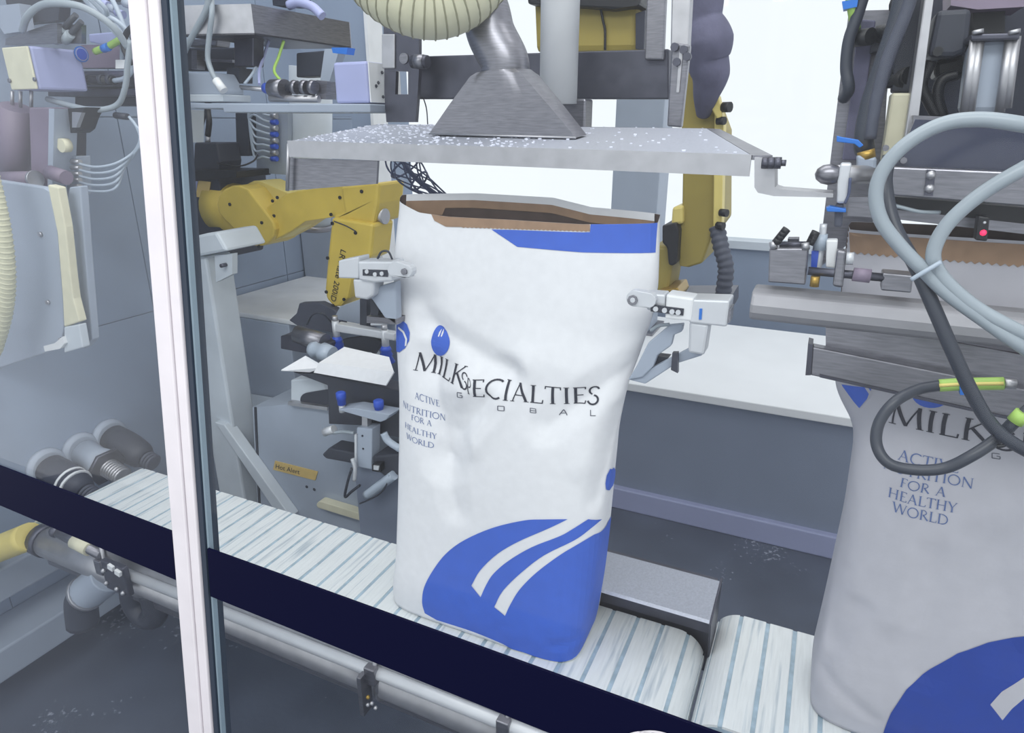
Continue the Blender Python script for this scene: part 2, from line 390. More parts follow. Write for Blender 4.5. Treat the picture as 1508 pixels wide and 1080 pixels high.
# sloped stainless guide behind the belt
t = thing('belt_guide', 'stainless sloped side guide behind the belt right of the white bag', 'guide')
X0, X1 = -.62, -.092
G().prism([(X0, 1.215, .70), (X0, 1.22, .705), (X0, 1.105, .695), (X0, 1.10, .69)], (X1-X0, 0, 0)).build('guide_plate', 'steel_dusty', t)
G().prism([(X0, 1.215, .70), (X0, 1.18, .60), (X0, 1.18, .50), (X0, 1.235, .50), (X0, 1.235, .70)], (X1-X0-.005, 0, 0)).build('support_plate', 'steel_dark', t)
G().prism([(X1, 1.10, .688), (X1, 1.235, .703), (X1, 1.235, .5), (X1, 1.18, .5)], (.004, 0, 0)).build('end_plate', 'steel_dark', t)
G().box(-.30, -.28, 1.19, 1.21, .0, .5).build('leg', 'steel_dark', t)
G().box(-.58, -.56, 1.19, 1.21, .0, .5).build('leg', 'steel_dark', t)

# pipes running along the near side below the conveyor
t = thing('guide_rail', 'bright round stainless rail running below the navy stripe', 'rail')
p0 = at(149, 828, .80); p1 = at(740, 1067, .80); zr = (p0[2]+p1[2])/2
G().cyl((p0[0], .80, zr), (.6, .80, zr), .0125, n=14).build('rail', 'alum', t)
G().box(p0[0], .6, .806, .812, zr, zr+.055).build('back_plate', 'steel_bright', t)
for x in (p0[0]+.01, at(552, 1000, .8)[0], at(745, 1062, .8)[0]):
    G().cyl((x, .80, zr-.055), (x+.005, .80, zr+.055), .0045, n=8).build('clamp_rod', 'steel_bright', t)
    G().box(x-.012, x+.012, .783, .80, zr-.02, zr+.02).build('clamp', 'steel', t, .002)
t = thing('drain_pipe', 'thick grey pipe along the conveyor foot under the bright rail', 'pipe')
zp = zr-.068
xl = at(40, 800, .80)[0]
G().rev((xl, .84, zp+.02), (.7, .84, zp-.01), [(0, .04), (.16, .04), (.161, .034), (1, .034)], 18).build('pipe', 'steel_bright', t)
G().cyl((xl-.01, .84, zp+.02), (xl+.02, .84, zp+.02), .044, n=18).build('collar', 'steel_dark', t)
xk = at(310, 930, .82)[0]
for x in (xk, at(185, 868, .82)[0], at(560, 1030, .82)[0]):
    G().cyl((x, .84, zp+.006), (x+.006, .84, zp+.006), .0385, n=18).build('weld_ring', 'steel_bright', t)
a = at(150, 868, .84); b = at(108, 892, .84)
G().tube([(a[0]+.06, .84, zp), (a[0]+.0, .84, zp-.05), (a[0]-.05, .83, zp-.09)], .046, 16).build('drain_elbow', 'panel_grey', t)
G().cyl((a[0]-.045, .831, zp-.086), (a[0]-.055, .829, zp-.094), .049, n=18).build('weld_ring', 'steel_bright', t)
G().tube([(a[0]-.05, .83, zp-.09), (a[0]-.08, .825, zp-.13), (a[0]-.09, .82, zp-.2)], .04, 14).build('drain_socket', 'dark', t)
g = G(); a = at(175, 872, .84); P = [(a[0]+.03, .86, zp-.02), (a[0]+.02, .86, zp-.1), (a[0]+.06, .86, zp-.13), (a[0]+.1, .86, zp-.1), (a[0]+.1, .86, zp-.03)]
g.tube(P, .03, 12).build('trap_bend', 'dark', t)
t = thing('bracket_clamp', 'bolted steel pipe clamp with white blocks at the left rail end', 'clamp')
c = at(168, 845, .78)
G().box(c[0]-.035, c[0]+.045, .775, .79, c[2]-.05, c[2]+.03).build('plate', 'steel_dark', t, .003)
for dx, dz in ((.0, .022), (.022, .014)): G().obox((c[0]+dx, .768, c[2]+dz), (.016, 0, -.004), (0, .007, 0), (.003, 0, .012)).build('block', 'paint_white', t)
for dx, dz in ((-.025, .005), (-.025, -.03), (.01, -.035), (.03, -.04)): G().sph((c[0]+dx, .772, c[2]+dz), .006, 8).build('bolt', 'steel_bright', t)
t = thing('valve_rod', 'thin steel rod with a white sleeve at the left pipe end', 'rod')
a = at(82, 783, .80); b = at(150, 818, .80)
G().cyl(a, b, .012, n=12).build('rod', 'steel', t)
k = a+(b-a)*.42; k2 = a+(b-a)*.75
G().cyl(k, k2, .0175, n=14).build('sleeve', 'cream', t); G().sph(a, .016, 10).build('knob', 'steel_dark', t)
o = tag(G().tube([at(-60, 835, .78), at(-10, 812, .80), at(45, 790, .82)], .037, 16).build('yellow_pipe', 'yellow_pale'), 'pale yellow pipe at the left picture edge below the stripe', 'pipe')
for lab, x0, z0, z1 in (('upper grey beam along the left wall behind the pipes', -2.098, .30, .40), ('lower grey beam along the left wall foot', -2.098, .10, .20)):
    d_ = .10 if z0 > .2 else .16
    tag(G().box(x0, x0+d_, .3, 1.35, z0, z1).build('floor_beam', 'panel_grey', None, .006), lab, 'beam')
t = thing('pipe_clamp', 'small clamp with bolts hanging on the rail below the stripe centre', 'clamp')
c = at(535, 1015, .78)
G().box(c[0]-.006, c[0]+.004, .77, .80, c[2]-.06, c[2]+.035).build('plate', 'steel', t, .001)
for dx, dz in ((.014, -.01), (.022, -.022), (.012, -.03), (.03, -.03)): G().sph((c[0]+dx, .775, c[2]+dz), .0045, 8).build('bolt', 'brass' if dx == .014 else 'steel_bright', t)

# ================================================================== PAPER BAGS
TH, TN = .115, .05                 # stem and hairline of the roman capitals
def _arc(cx, cy, rx, ry, a0, a1, w, n=12): return ('p', [(cx+rx*math.cos(math.radians(a0+(a1-a0)*i/n)), cy+ry*math.sin(math.radians(a0+(a1-a0)*i/n))) for i in range(n+1)], w)
def _l(x0, y0, x1, y1, w): return ('p', [(x0+(x1-x0)*i/4, y0+(y1-y0)*i/4) for i in range(5)], w)
def _s(x, y, h=.11): return _l(x-h, y, x+h, y, .035)
GL = {
 'M': (1.06, [_l(.13, 0, .2, 1, TN), _l(.2, 1, .53, .03, TH), _l(.53, .03, .86, 1, TN), _l(.86, 1, .94, 0, TH), _s(.13, .015), _s(.94, .015)]),
 'I': (.36, [_l(.18, 0, .18, 1, TH), _s(.18, .015), _s(.18, .985)]),
 'L': (.64, [_l(.18, 0, .18, 1, TH), _s(.18, .985), _l(.08, .02, .58, .02, TN), _l(.58, 0, .61, .2, TN)]),
 'K': (.82, [_l(.18, 0, .18, 1, TH), _s(.18, .985), _s(.18, .015), _l(.2, .46, .66, 1, TN), _l(.33, .58, .78, 0, TH), _s(.66, .985, .08)]),
 'S': (.56, [_arc(.28, .75, .19, .23, 20, 250, .08), _arc(.27, .25, .22, .24, 85, -160, .09)]),
 'P': (.64, [_l(.18, 0, .18, 1, TH), _s(.18, .015), _l(.1, .98, .3, .98, TN), _arc(.28, .74, .28, .25, 90, -90, .075), _l(.18, .49, .3, .49, TN)]),
 'E': (.6, [_l(.17, 0, .17, 1, TH), _l(.08, .98, .53, .98, TN), _l(.17, .52, .46, .52, TN), _l(.08, .02, .55, .02, TN), _l(.53, 1, .53, .86, TN), _l(.55, 0, .57, .17, TN)]),
 'C': (.82, [_arc(.47, .5, .39, .49, 48, 312, .095, 18)]),
 'A': (.8, [_l(.12, 0, .39, 1, TN), _l(.38, 1, .7, 0, TH), _l(.22, .36, .57, .36, TN), _s(.12, .015, .09), _s(.7, .015)]),
 'T': (.72, [_l(.36, 0, .36, 1, TH), _s(.36, .015), _l(.04, .98, .68, .98, TN), _l(.05, 1, .04, .84, TN), _l(.67, 1, .68, .84, TN)]),
 'V': (.8, [_l(.1, 1, .42, 0, TH), _l(.42, 0, .7, 1, TN), _s(.1, .985), _s(.7, .985, .08)]),
 'N': (.86, [_l(.15, 0, .15, 1, TN), _l(.14, 1, .72, 0, TH), _l(.72, 0, .72, 1, TN), _s(.15, .015, .09), _s(.72, .985, .09)]),
 'U': (.82, [_l(.17, 1, .17, .35, TH), _arc(.41, .32, .24, .32, 180, 360, .07), _l(.65, .33, .65, 1, TN), _s(.17, .985), _s(.65, .985, .09)]),
 'R': (.72, [_l(.17, 0, .17, 1, TH), _s(.17, .015), _l(.08, .98, .3, .98, TN), _arc(.28, .75, .25, .24, 90, -90, .075), _l(.3, .52, .68, 0, TH)]),
 'O': (.94, [_arc(.47, .5, .39, .49, 0, 360, .09, 24)]),
 'F': (.56, [_l(.17, 0, .17, 1, TH), _s(.17, .015), _l(.08, .98, .5, .98, TN), _l(.17, .52, .43, .52, TN), _l(.5, 1, .5, .86, TN)]),
 'H': (.88, [_l(.17, 0, .17, 1, TH), _l(.71, 0, .71, 1, TH), _l(.17, .51, .71, .51, TN), _s(.17, .015), _s(.17, .985), _s(.71, .015), _s(.71, .985)]),
 'Y': (.74, [_l(.36, 0, .36, .45, TH), _l(.08, 1, .36, .45, TH), _l(.36, .45, .64, 1, TN), _s(.36, .015), _s(.08, .985), _s(.64, .985, .08)]),
 'W': (1.14, [_l(.1, 1, .36, 0, TH), _l(.36, 0, .58, 1, TN), _l(.58, 1, .84, 0, TH), _l(.84, 0, 1.06, 1, TN), _s(.1, .985), _s(1.06, .985, .08)]),
 'D': (.88, [_l(.17, 0, .17, 1, TH), _l(.08, .98, .35, .98, TN), _l(.08, .02, .35, .02, TN), _arc(.35, .5, .43, .48, 90, -90, .09, 16)]),
 ' ': (.4, []),
 'g': (1.1, [_l(.95, .9, .15, .9, .13), _l(.12, .9, .12, .08, .13), _l(.12, .08, .98, .08, .13), _l(.98, .08, .98, .5, .13), _l(.98, .5, .6, .5, .13)]),
 'o': (1.1, [_l(.12, .1, .12, .9, .13), _l(.98, .1, .98, .9, .13), _l(.12, .9, .98, .9, .13), _l(.12, .1, .98, .1, .13)]),
 'b': (1.1, [_l(.12, .1, .12, .9, .13), _l(.95, .1, .95, .9, .13), _l(.12, .9, .95, .9, .13), _l(.12, .1, .95, .1, .13), _l(.12, .5, .95, .5, .13)]),
 'a': (1.1, [_l(.05, 0, .55, 1, .14), _l(.55, 1, 1.05, 0, .14), _l(.3, .33, .8, .33, .12)]),
 'l': (.9, [_l(.1, 0, .1, 1, .13), _l(.1, .07, .85, .07, .13)]),
}
class Bag:
    """A sack as a stack of rounded sections: XL/XR edges, centre depth, half depth and squareness by height."""
    NV, NS = 110, 96
    def __init__(s, zb, tab, ztf, ztb, creases, dl=None, dr=None):
        s.zb = zb; NV, NS = s.NV, s.NS; s.P = np.zeros((NV+1, 2*NS+1, 3))
        tab = np.array(tab); V = np.linspace(0, 1, NV+1); S = np.linspace(0, 1, NS+1)
        sm = lambda k: np.array([np.interp(v, tab[:, 0], tab[:, k]) for v in V])
        ker = np.ones(7)/7
        def smooth(a): return np.convolve(np.pad(a, 3, 'edge'), ker, 'valid')
        XL, XR, YC, B, N = (smooth(sm(k)) for k in range(1, 6))
        if dl is not None: XL = XL+dl; XR = XR+dr
        for i, v in enumerate(V):
            a = (XR[i]-XL[i])/2; cx = (XR[i]+XL[i])/2
            th = np.linspace(math.pi, 0, 400); e = 2/N[i]
            x = np.sign(np.cos(th))*np.abs(np.cos(th))**e; y = np.abs(np.sin(th))**e
            X = cx+a*x; Yf = YC[i]-B[i]*y
            L = np.concatenate([[0], np.cumsum(np.hypot(np.diff(X), np.diff(Yf)))]); L /= L[-1]
            fx = np.interp(S, L, X); fy = np.interp(S, L, Yf); by = 2*YC[i]-fy
            zf = zb+(np.interp(S, *ztf)-zb)*v; zbk = zb+(np.interp(S, *ztb)-zb)*v
            d = np.zeros(NS+1)
            for (s0, v0, s1, v1, A, wd) in creases:
                ax, ay = s1-s0, (v1-v0)*1.7; L2 = ax*ax+ay*ay
                tt = np.clip(((S-s0)*ax+(v-v0)*1.7*ay)/L2, 0, 1)
                dist = np.hypot(S-s0-tt*ax, (v-v0)*1.7-tt*ay)
                d += A*np.maximum(0, 1-dist/wd)**1.15
            s.P[i, :NS+1] = np.stack([fx, fy+d, zf], 1)
            s.P[i, NS:] = np.stack([fx[::-1], by[::-1], zbk[::-1]], 1)
            s.P[i, NS] = (s.P[i, NS]+np.array([fx[-1], by[-1], zbk[-1]]))/2
            s.P[i, 0] = s.P[i, -1] = (s.P[i, 0]+s.P[i, -1])/2
    def S(s, u, v):
        i = min(max(v, 0), 1)*s.NV; j = min(max(u, 0), 2)*s.NS; i0 = min(int(i), s.NV-1); j0 = min(int(j), 2*s.NS-1); a = i-i0; b = j-j0
        return (1-a)*((1-b)*s.P[i0, j0]+b*s.P[i0, j0+1])+a*((1-b)*s.P[i0+1, j0]+b*s.P[i0+1, j0+1])
    def On(s, u, v, off=.0012):
        p = s.S(u, v); e = .006
        n = np.cross(s.S(u+e, v)-s.S(u-e, v), s.S(u, v+e)-s.S(u, v-e)); L = np.linalg.norm(n)
        n = n/L if L > 1e-9 else np.array((0, -1., 0)); return p+n*off
    def inv(s, x, y):
        if not hasattr(s, 'Q'):
            nc = int(s.NS*1.12); F = s.P[:, :nc].reshape(-1, 3); q = (RM @ (F-CAM).T).T
            s.Q = np.stack([754+FOC*q[:, 0]/q[:, 2], 540+FOC*q[:, 1]/q[:, 2]], 1)
            du = np.gradient(s.P, axis=1)[:, :nc].reshape(-1, 3); dv = np.gradient(s.P, axis=0)[:, :nc].reshape(-1, 3)
            nn = np.cross(du, dv); away = (nn*(F-CAM)).sum(1) > -1e-12; s.Q[away] += 1e4     # only the side that faces the viewer carries the point
        k = np.argmin(((s.Q-np.array((x, y)))**2).sum(1)); nc = int(s.NS*1.12)
        u, v = (k % nc)/s.NS, (k//nc)/s.NV
        for _ in range(6):
            e = .004; p = pr(s.S(u, v)); ju = (pr(s.S(u+e, v))-pr(s.S(u-e, v)))/(2*e); jv = (pr(s.S(u, v+e))-pr(s.S(u, v-e)))/(2*e)
            J = np.array([ju, jv]).T
            if abs(np.linalg.det(J)) < 3000: break
            st = np.clip(np.linalg.solve(J, np.array((x, y))-p), -.02, .02); un = min(max(u+st[0], 0), 1.12); vn = min(max(v+st[1], 0), 1)
            if np.linalg.norm(pr(s.S(un, vn))-(x, y)) >= np.linalg.norm(p-(x, y)): break
            u, v = un, vn
        return np.array((u, v))
    def shell(s, name, m, parent, inset=0., v0=0.):
        g = G(); n = 2*s.NS; i0 = int(v0*s.NV); NV = s.NV-i0; V = []
        for i in range(i0, s.NV+1):
            for j in range(n):
                p = s.P[i, j].copy()
                if inset:
                    k_ = math.sin(math.pi*min(1, (j % s.NS)/s.NS*6, (s.NS-j % s.NS)/s.NS*6)/2); p[1] += inset*k_*(1 if j < s.NS else -1); p[2] -= .0005
                V.append(p)
        F = []
        for i in range(NV):
            for j in range(n):
                j2 = (j+1) % n; f = (i*n+j, i*n+j2, (i+1)*n+j2, (i+1)*n+j); F.append(f if not inset else f[::-1])
        F.append(tuple(range(n-1, -1, -1)))
        g.add(V, F, [True]*(len(F)-1)+[False]); return g.build(name, m, parent)
    def decal(s, name, px, m, parent, off=.0012, cell=.03, uv=False):
        P = [tuple(p) for p in px] if uv else [(p[2] if len(p) > 2 else q[0], q[1]) for p, q in ((p, s.inv(p[0], p[1])) for p in px)]
        bm = bmesh.new(); vs = [bm.verts.new((u, v, 0)) for u, v in P]
        for t in tessellate_polygon([[Vector((u, v, 0)) for u, v in P]]):
            try: bm.faces.new([vs[k] for k in t])
            except ValueError: pass
        us = [p[0] for p in P]; vv = [p[1] for p in P]
        k = min(us)+cell
        while k < max(us): bmesh.ops.bisect_plane(bm, geom=bm.verts[:]+bm.edges[:]+bm.faces[:], plane_co=(k, 0, 0), plane_no=(1, 0, 0)); k += cell
        k = min(vv)+cell
        while k < max(vv): bmesh.ops.bisect_plane(bm, geom=bm.verts[:]+bm.edges[:]+bm.faces[:], plane_co=(0, k, 0), plane_no=(0, 1, 0)); k += cell
        for v in bm.verts: v.co = Vector(s.On(v.co.x, v.co.y, off))
        bmesh.ops.recalc_face_normals(bm, faces=bm.faces[:])
        me = bpy.data.meshes.new(name); bm.to_mesh(me); bm.free(); me.materials.append(MATS[m])
        o = bpy.data.objects.new(name, me); COL.objects.link(o); o.parent = parent; return o
    def strokes(s, name, items, m, parent, bold=1.0):
        """items: (text, base-left px, base-right px, top-left px)"""
        g = G()
        for txt, a, b, c in items:
            A = s.inv(*a); B = s.inv(*b); C = s.inv(*c); W = sum(GL[ch][0] for ch in txt); x0 = 0
            hs = np.linalg.norm(np.array(c)-np.array(a)); wpx = np.linalg.norm(np.array(b)-np.array(a))/W
            for ch in txt:
                for _, pts, wd in GL[ch][1]:
                    L = []; n = len(pts)
                    for i in range(n):
                        p = np.array(pts[max(i-1, 0)]); q = np.array(pts[min(i+1, n-1)]); d = q-p; d = d/np.linalg.norm(d); nn = np.array((-d[1], d[0]))*wd*bold/2
                        for sg in (1, -1):
                            k = np.array(pts[i])+nn*sg; uv = A+(B-A)*((x0+k[0])/W)+(C-A)*k[1]; L.append(s.On(uv[0], uv[1], .0012))
                    g.add(L, [(2*i, 2*i+2, 2*i+3, 2*i+1) for i in range(n-1)])
                x0 += GL[ch][0]
        return g.build(name, m, parent)
def zigzag(pa, pb, n, amp):
    out = []
    for i in range(2*n+1):
        k = i/(2*n); out.append((pa[0]+(pb[0]-pa[0])*k, pa[1]+(pb[1]-pa[1])*k+(amp if i % 2 else -amp)))
    return out
def ell(cx, cy, rx, ry, n=24, tip=0.): return [(cx+rx*math.cos(2*math.pi*i/n)*(1-tip*max(0, math.sin(2*math.pi*i/n))**2), cy-ry*math.sin(2*math.pi*i/n)) for i in range(n)]
# ---- the white bag in the middle
zb = .604
def XZ(x, y, Y): p = at(x, y, Y); return p[0], p[2]
H1 = 1.47-zb
def row(v, pl, pr_, Yl, Yr, yc, b, n): return (v, at(*pl, Yl)[0], at(*pr_, Yr)[0], yc, b, n)
tab1 = [row(0, (583, 893), (868, 935), .99, 1.06, 1.06, .095, 6),
        row(.05, (579, 870), (880, 893), .985, 1.08, 1.055, .098, 5.5),
        row(.14, (584, 800), (890, 830), .985, 1.09, 1.052, .094, 4.6),
        row(.30, (587, 690), (902, 735), .99, 1.08, 1.055, .086, 3.8),
        row(.46, (588, 580), (911, 630), 1.0, 1.07, 1.058, .078, 3.2),
        row(.56, (585, 520), (922, 570), 1.01, 1.07, 1.06, .070, 2.9),
        row(.66, (581, 460), (948, 500), 1.03, 1.065, 1.062, .058, 2.6),
        row(.76, (579, 410), (966, 448), 1.045, 1.065, 1.064, .046, 2.5),
        row(.88, (583, 350), (971, 385), 1.06, 1.065, 1.065, .036, 2.4),
        row(1.0, (590, 292), (972, 322), 1.065, 1.065, 1.066, .030, 2.2)]
zf = lambda x, y, Y=1.04: at(x, y, Y)[2]
ztf1 = ([0, .12, .25, .5, .75, 1], [zf(590, 295, 1.06), zf(637, 315), zf(690, 321), zf(780, 325), zf(869, 331), zf(969, 328, 1.06)])
ztb1 = ([0, .3, .6, .74, 1], [zf(590, 287, 1.07), zf(700, 285, 1.09), zf(820, 292, 1.09), zf(870, 306, 1.085), zf(972, 316, 1.07)])
cr1 = [(.19, .80, .25, .66, .010, .11), (.25, .66, .335, .46, .022, .13), (.335, .46, .39, .34, .010, .08),
       (.22, .76, .56, .68, .014, .075), (.56, .68, .38, .52, .018, .085), (.60, .70, .44, .52, -.010, .09), (.30, .62, .50, .64, -.012, .10),
       (.93, .72, .86, .5, -.006, .08), (.97, .62, .90, .42, .010, .05), (.72, .58, .96, .72, .012, .08), (.60, .74, .80, .70, -.006, .12), (.8, .05, 1.0, .09, .006, .04)]
LEFT = np.array([(590, 290), (583, 350), (579, 410), (581, 460), (585, 520), (588, 580), (587, 690), (584, 800), (579, 870), (581, 900)], float)
RIGHT = np.array([(972, 318), (971, 385), (968, 445), (950, 495), (924, 565), (912, 630), (902, 735), (892, 830), (882, 893), (866, 945)], float)
dl = np.zeros(Bag.NV+1); dr = np.zeros(Bag.NV+1); kk = np.ones(9)/9
for it in range(6):                              # widen or narrow the sections until the outline is the sack's own
    bag1 = Bag(zb, tab1, ztf1, ztb1, cr1, dl, dr)
    if it == 5: break
    for i in range(Bag.NV+1):
        q = (RM @ (bag1.P[i]-CAM).T).T; X_ = 754+FOC*q[:, 0]/q[:, 2]; Y_ = 540+FOC*q[:, 1]/q[:, 2]
        a_ = np.argmin(X_); b_ = np.argmax(X_)
        dl[i] += (np.interp(Y_[a_], LEFT[:, 1], LEFT[:, 0])-X_[a_])*.0011; dr[i] += (np.interp(Y_[b_], RIGHT[:, 1], RIGHT[:, 0])-X_[b_])*.0011
    dl = np.convolve(np.pad(dl, 4, 'edge'), kk, 'valid'); dr = np.convolve(np.pad(dr, 4, 'edge'), kk, 'valid')
t = thing('paper_bag', 'white open-topped paper bag held by two clamps on the conveyor', 'bag', 'printed paper bags')
body = bag1.shell('bag_body', 'paper', t)
lin_ = bag1.shell('lining', 'kraft_shaded', t, .0025, .8)
g = G(); NS_ = Bag.NS; cols = range(NS_+3, 2*NS_-2)
V_ = []
for j in cols:
    for v_ in (1.0, .986): p = bag1.S(j/NS_, v_); V_.append(p+np.array((0, -.0045, .0004)))
g.add(V_, [(2*i, 2*i+2, 2*i+3, 2*i+1) for i in range(len(V_)//2-1)]).build('back_rim', 'paper', t)
g = G(); V_ = []
for j in cols:
    f_ = (j/NS_-1); hgt = .97 if .18 < f_ < .82 else .955
    for v_ in (.986, hgt): p = bag1.S(j/NS_, v_); V_.append(p+np.array((0, -.0042, .0004)))
g.add(V_, [(2*i, 2*i+2, 2*i+3, 2*i+1) for i in range(len(V_)//2-1)]).build('inner_kraft_band', 'kraft', t)
bag1.decal('kraft_strip', [(636, 312), (640, 325), (657, 334)]+zigzag((680, 335), (866, 341), 30, .6)+[(869, 341), (869, 329)]+zigzag((866, 328.5), (690, 319), 28, .6)+[(663, 316.5)], 'kraft', t)
bag1.decal('print', [(724, 338), (762, 363.6), (965, 372), (968, 329), (870, 329), (869, 342)], 'print_blue', t, .0010)
def curve(*p): return [tuple(q[:2]) for q in spline([(x, y, 0) for x, y in p], 4)]
blue = (curve((836, 764.6), (800, 765), (772, 766.5), (727, 777), (685, 795), (657.5, 815), (638, 840), (625, 865), (622, 887), (626, 903))
        + curve((643.5, 913), (699, 931), (755, 954), (823, 981)) + [(x, y, 1.06) for x, y in curve((851, 958), (870, 925), (880, 876), (888, 820), (896, 768))]
        + curve((875, 787), (850, 802), (824.5, 817.5), (791, 842.5), (766, 867.6), (752, 890), (744, 907)) + curve((728, 894), (741, 870), (769, 842.5), (802, 817.5), (847, 795), (870, 778), (886, 764.5))
        + curve((866, 764.5), (845, 778), (824.5, 789.6), (783, 806), (749, 826), (727, 845), (716, 862), (708, 879.6)) + curve((694.5, 862.6), (707.6, 840), (732.7, 816), (763, 798), (797, 783)))
bag1.decal('print', blue, 'print_blue', t, .0012, .02)
def drop(bag, cx, cy, rx, ry, parent, m='print_blue', hl=True, mh='paper'):
    bag.decal('print', [(cx+rx*math.cos(a)*(1-.25*max(0, math.sin(a))), cy-ry*(math.sin(a)*(1.15 if math.sin(a) > 0 else 1))) for a in [2*math.pi*i/26 for i in range(26)]], m, parent, .0012, .02)
    if hl:
        for k in (0, 1): bag.decal('print', [(cx-rx*.25+k*rx*.3, cy-ry*.35), (cx-rx*.1+k*rx*.3, cy-ry*.65), (cx+rx*.22+k*rx*.2, cy-ry*.92), (cx+rx*.05+k*rx*.3, cy-ry*.62), (cx-rx*.13+k*rx*.3, cy-ry*.32)], mh, parent, .0017, .03)
drop(bag1, 649, 503, 14, 21, t)
bag1.decal('print', [(585, 472), (593, 471), (600, 478), (604, 490), (603, 502), (597, 513), (589, 519), (585, 518)], 'print_blue', t, .0014, .03)
bag1.decal('print', [(587, 484), (594, 490), (598, 500), (597, 510), (599.5, 509), (600.5, 499), (596, 488), (588, 481)], 'paper', t, .0019, .03)
bag1.decal('print', [(891, 712), (892, 721), (897, 722), (902, 715), (905, 702), (905.5, 693), (903, 688), (898, 690), (893, 700)], 'print_blue', t, .0014, .03)
bag1.strokes('lettering', [('MILK', (608, 545), (682, 572), (612, 518)), ('S', (678, 570), (689, 576), (680, 546)), ('P', (688, 579), (697, 583), (688, 555)), ('ECIALTIES', (694, 584), (882, 597), (694, 559))], 'ink', t, 1.0)
for it_ in [('g', (673, 585), (682, 586), (673, 577)), ('o', (732, 605), (744, 606), (732, 597)), ('b', (780, 608), (791, 609), (780, 600)), ('a', (823, 611), (836, 612), (823, 603)), ('l', (869, 613), (878, 613), (869, 604))]:
    bag1.strokes('letter', [it_], 'ink_grey', t)
bag1.strokes('lettering', [('ACTIVE', (611, 587), (648, 599), (611, 577)), ('NUTRITION', (594, 598), (657, 620), (594, 589)), ('FOR A', (606, 618), (636, 628), (606, 610)), ('HEALTHY', (597, 629), (644, 647), (597, 621)), ('WORLD', (599, 645), (640, 660), (599, 637))], 'ink_blue', t, .95)
# ---- the bag at the right, its grey shade held in the paper colour
H2 = 1.46-zb
tab2 = [(0, .102, .60, 1.13, .095, 6), (.06, .094, .605, 1.125, .10, 5.5), (.2, .096, .60, 1.12, .098, 4.5), (.45, .098, .60, 1.115, .088, 4), (.6, .092, .60, 1.11, .075, 3.4),
        (.655, .084, .60, 1.108, .068, 3), (.70, .052, .60, 1.105, .060, 2.8), (.8, .04, .61, 1.10, .045, 2.6), (1.0, .03, .62, 1.10, .022, 2.4)]
bag2 = Bag(zb, tab2, ([0, 1], [1.455, 1.455]), ([0, 1], [1.465, 1.465]), [(.05, .5, .12, .2, .008, .06), (.16, .3, .1, .02, .007, .05), (.2, .62, .25, .3, -.006, .08), (.3, .45, .33, .2, .006, .06), (.12, .12, .25, .06, .006, .04), (.4, .5, .5, .3, .005, .1)])
t = thing('paper_bag', 'grey shaded paper bag clamped in the closing machine at right', 'bag', 'printed paper bags')
bag2.shell('bag_body', 'paper_shaded', t); bag2.shell('lining', 'kraft_shaded', t, .002, .8)
bag2.decal('kraft_strip', [(.01, .995)]+[(.02+.96*i/120, .962+(.0022 if i % 2 else -.0022)) for i in range(121)]+[(.99, .995)], 'kraft', t, .0012, .03, True)
drop(bag2, 1372, 578, 30, 23, t, 'print_blue', False)
bag2.decal('print', [(1240, 566), (1284, 571), (1279, 586), (1266, 601)], 'print_blue', t, .0013, .03)
bag2.decal('print', [(1274, 571), (1280, 580), (1277, 588), (1280, 586), (1284, 578), (1279, 571)], 'paper_shaded', t, .0018, .03)
bag2.strokes('lettering', [('MILK', (1308, 622), (1456, 655), (1312, 592)), ('SPECIALTIES', (1460, 660), (1960, 740), (1462, 630))], 'ink', t, 1.05)
for it_ in [('g', (1459, 675), (1474, 677), (1459, 666)), ('o', (1560, 694), (1580, 697), (1560, 682))]: bag2.strokes('letter', [it_], 'ink_grey', t)
bag2.strokes('lettering', [('ACTIVE', (1321, 676), (1411, 697), (1324, 661)), ('NUTRITION', (1300, 689), (1433, 720), (1302, 675)), ('FOR A', (1324, 716), (1392, 732), (1327, 703)), ('HEALTHY', (1307, 731), (1409, 756), (1309, 717)), ('WORLD', (1313, 752), (1396, 774), (1315, 738))], 'ink_blue', t, 1.0)
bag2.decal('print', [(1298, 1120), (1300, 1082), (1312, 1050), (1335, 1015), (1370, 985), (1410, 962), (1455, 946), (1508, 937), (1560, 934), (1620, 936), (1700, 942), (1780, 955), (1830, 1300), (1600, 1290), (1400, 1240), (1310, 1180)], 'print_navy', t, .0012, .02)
bag2.decal('print', [(1458, 1037), (1475, 1018), (1508, 997), (1560, 975), (1640, 960), (1640, 980), (1560, 1000), (1515, 1022), (1490, 1043), (1476, 1060)], 'paper_shaded', t, .0017, .03)

# ================================================================== DUST HOOD OVER THE BAG
t = thing('dust_hood', 'stainless dust hood plate with flared nozzle hanging above the white bag', 'hood')
FL = at(424, 208, 1.0); FR = at(1107, 229, 1.0); BL = at(556, 183, 1.33); BR = at(1040, 189, 1.33)
thk = FL[2]-at(424, 232, 1.0)[2]
G().prism([FL, FR, BR, BL], (0, 0, -.004)).build('top_plate', 'steel_dusty', t)
def lip(a, b, name='lip', h=thk, inn=(0, .004, 0), m='steel_bright'):
    a = np.array(a); b = np.array(b); return G().prism([a, b, b-np.array((0, 0, h)), a-np.array((0, 0, h))], inn).build(name, m, t)
e3 = np.array((0, -.0015, .0012)); lip(FL+e3, FR+e3); lip(BL, FL, inn=(.004, 0, 0)); lip(BL, BR, inn=(0, -.004, 0), m='steel')
fr2 = at(1138, 229, 1.0); br2 = at(1060, 190, 1.33)
G().prism([FR+np.array((.001, 0, 0)), fr2, br2, BR+np.array((.001, 0, 0))], (0, 0, -.006)).build('side_flange', 'steel', t)
G().pp([(1111, 232), (1141, 234), (1141, 276), (1150, 279), (1227, 285), (1227, 291), (1140, 289), (1116, 284), (1111, 276)], .985, .05).build('end_bracket', 'steel_bright', t, .002)
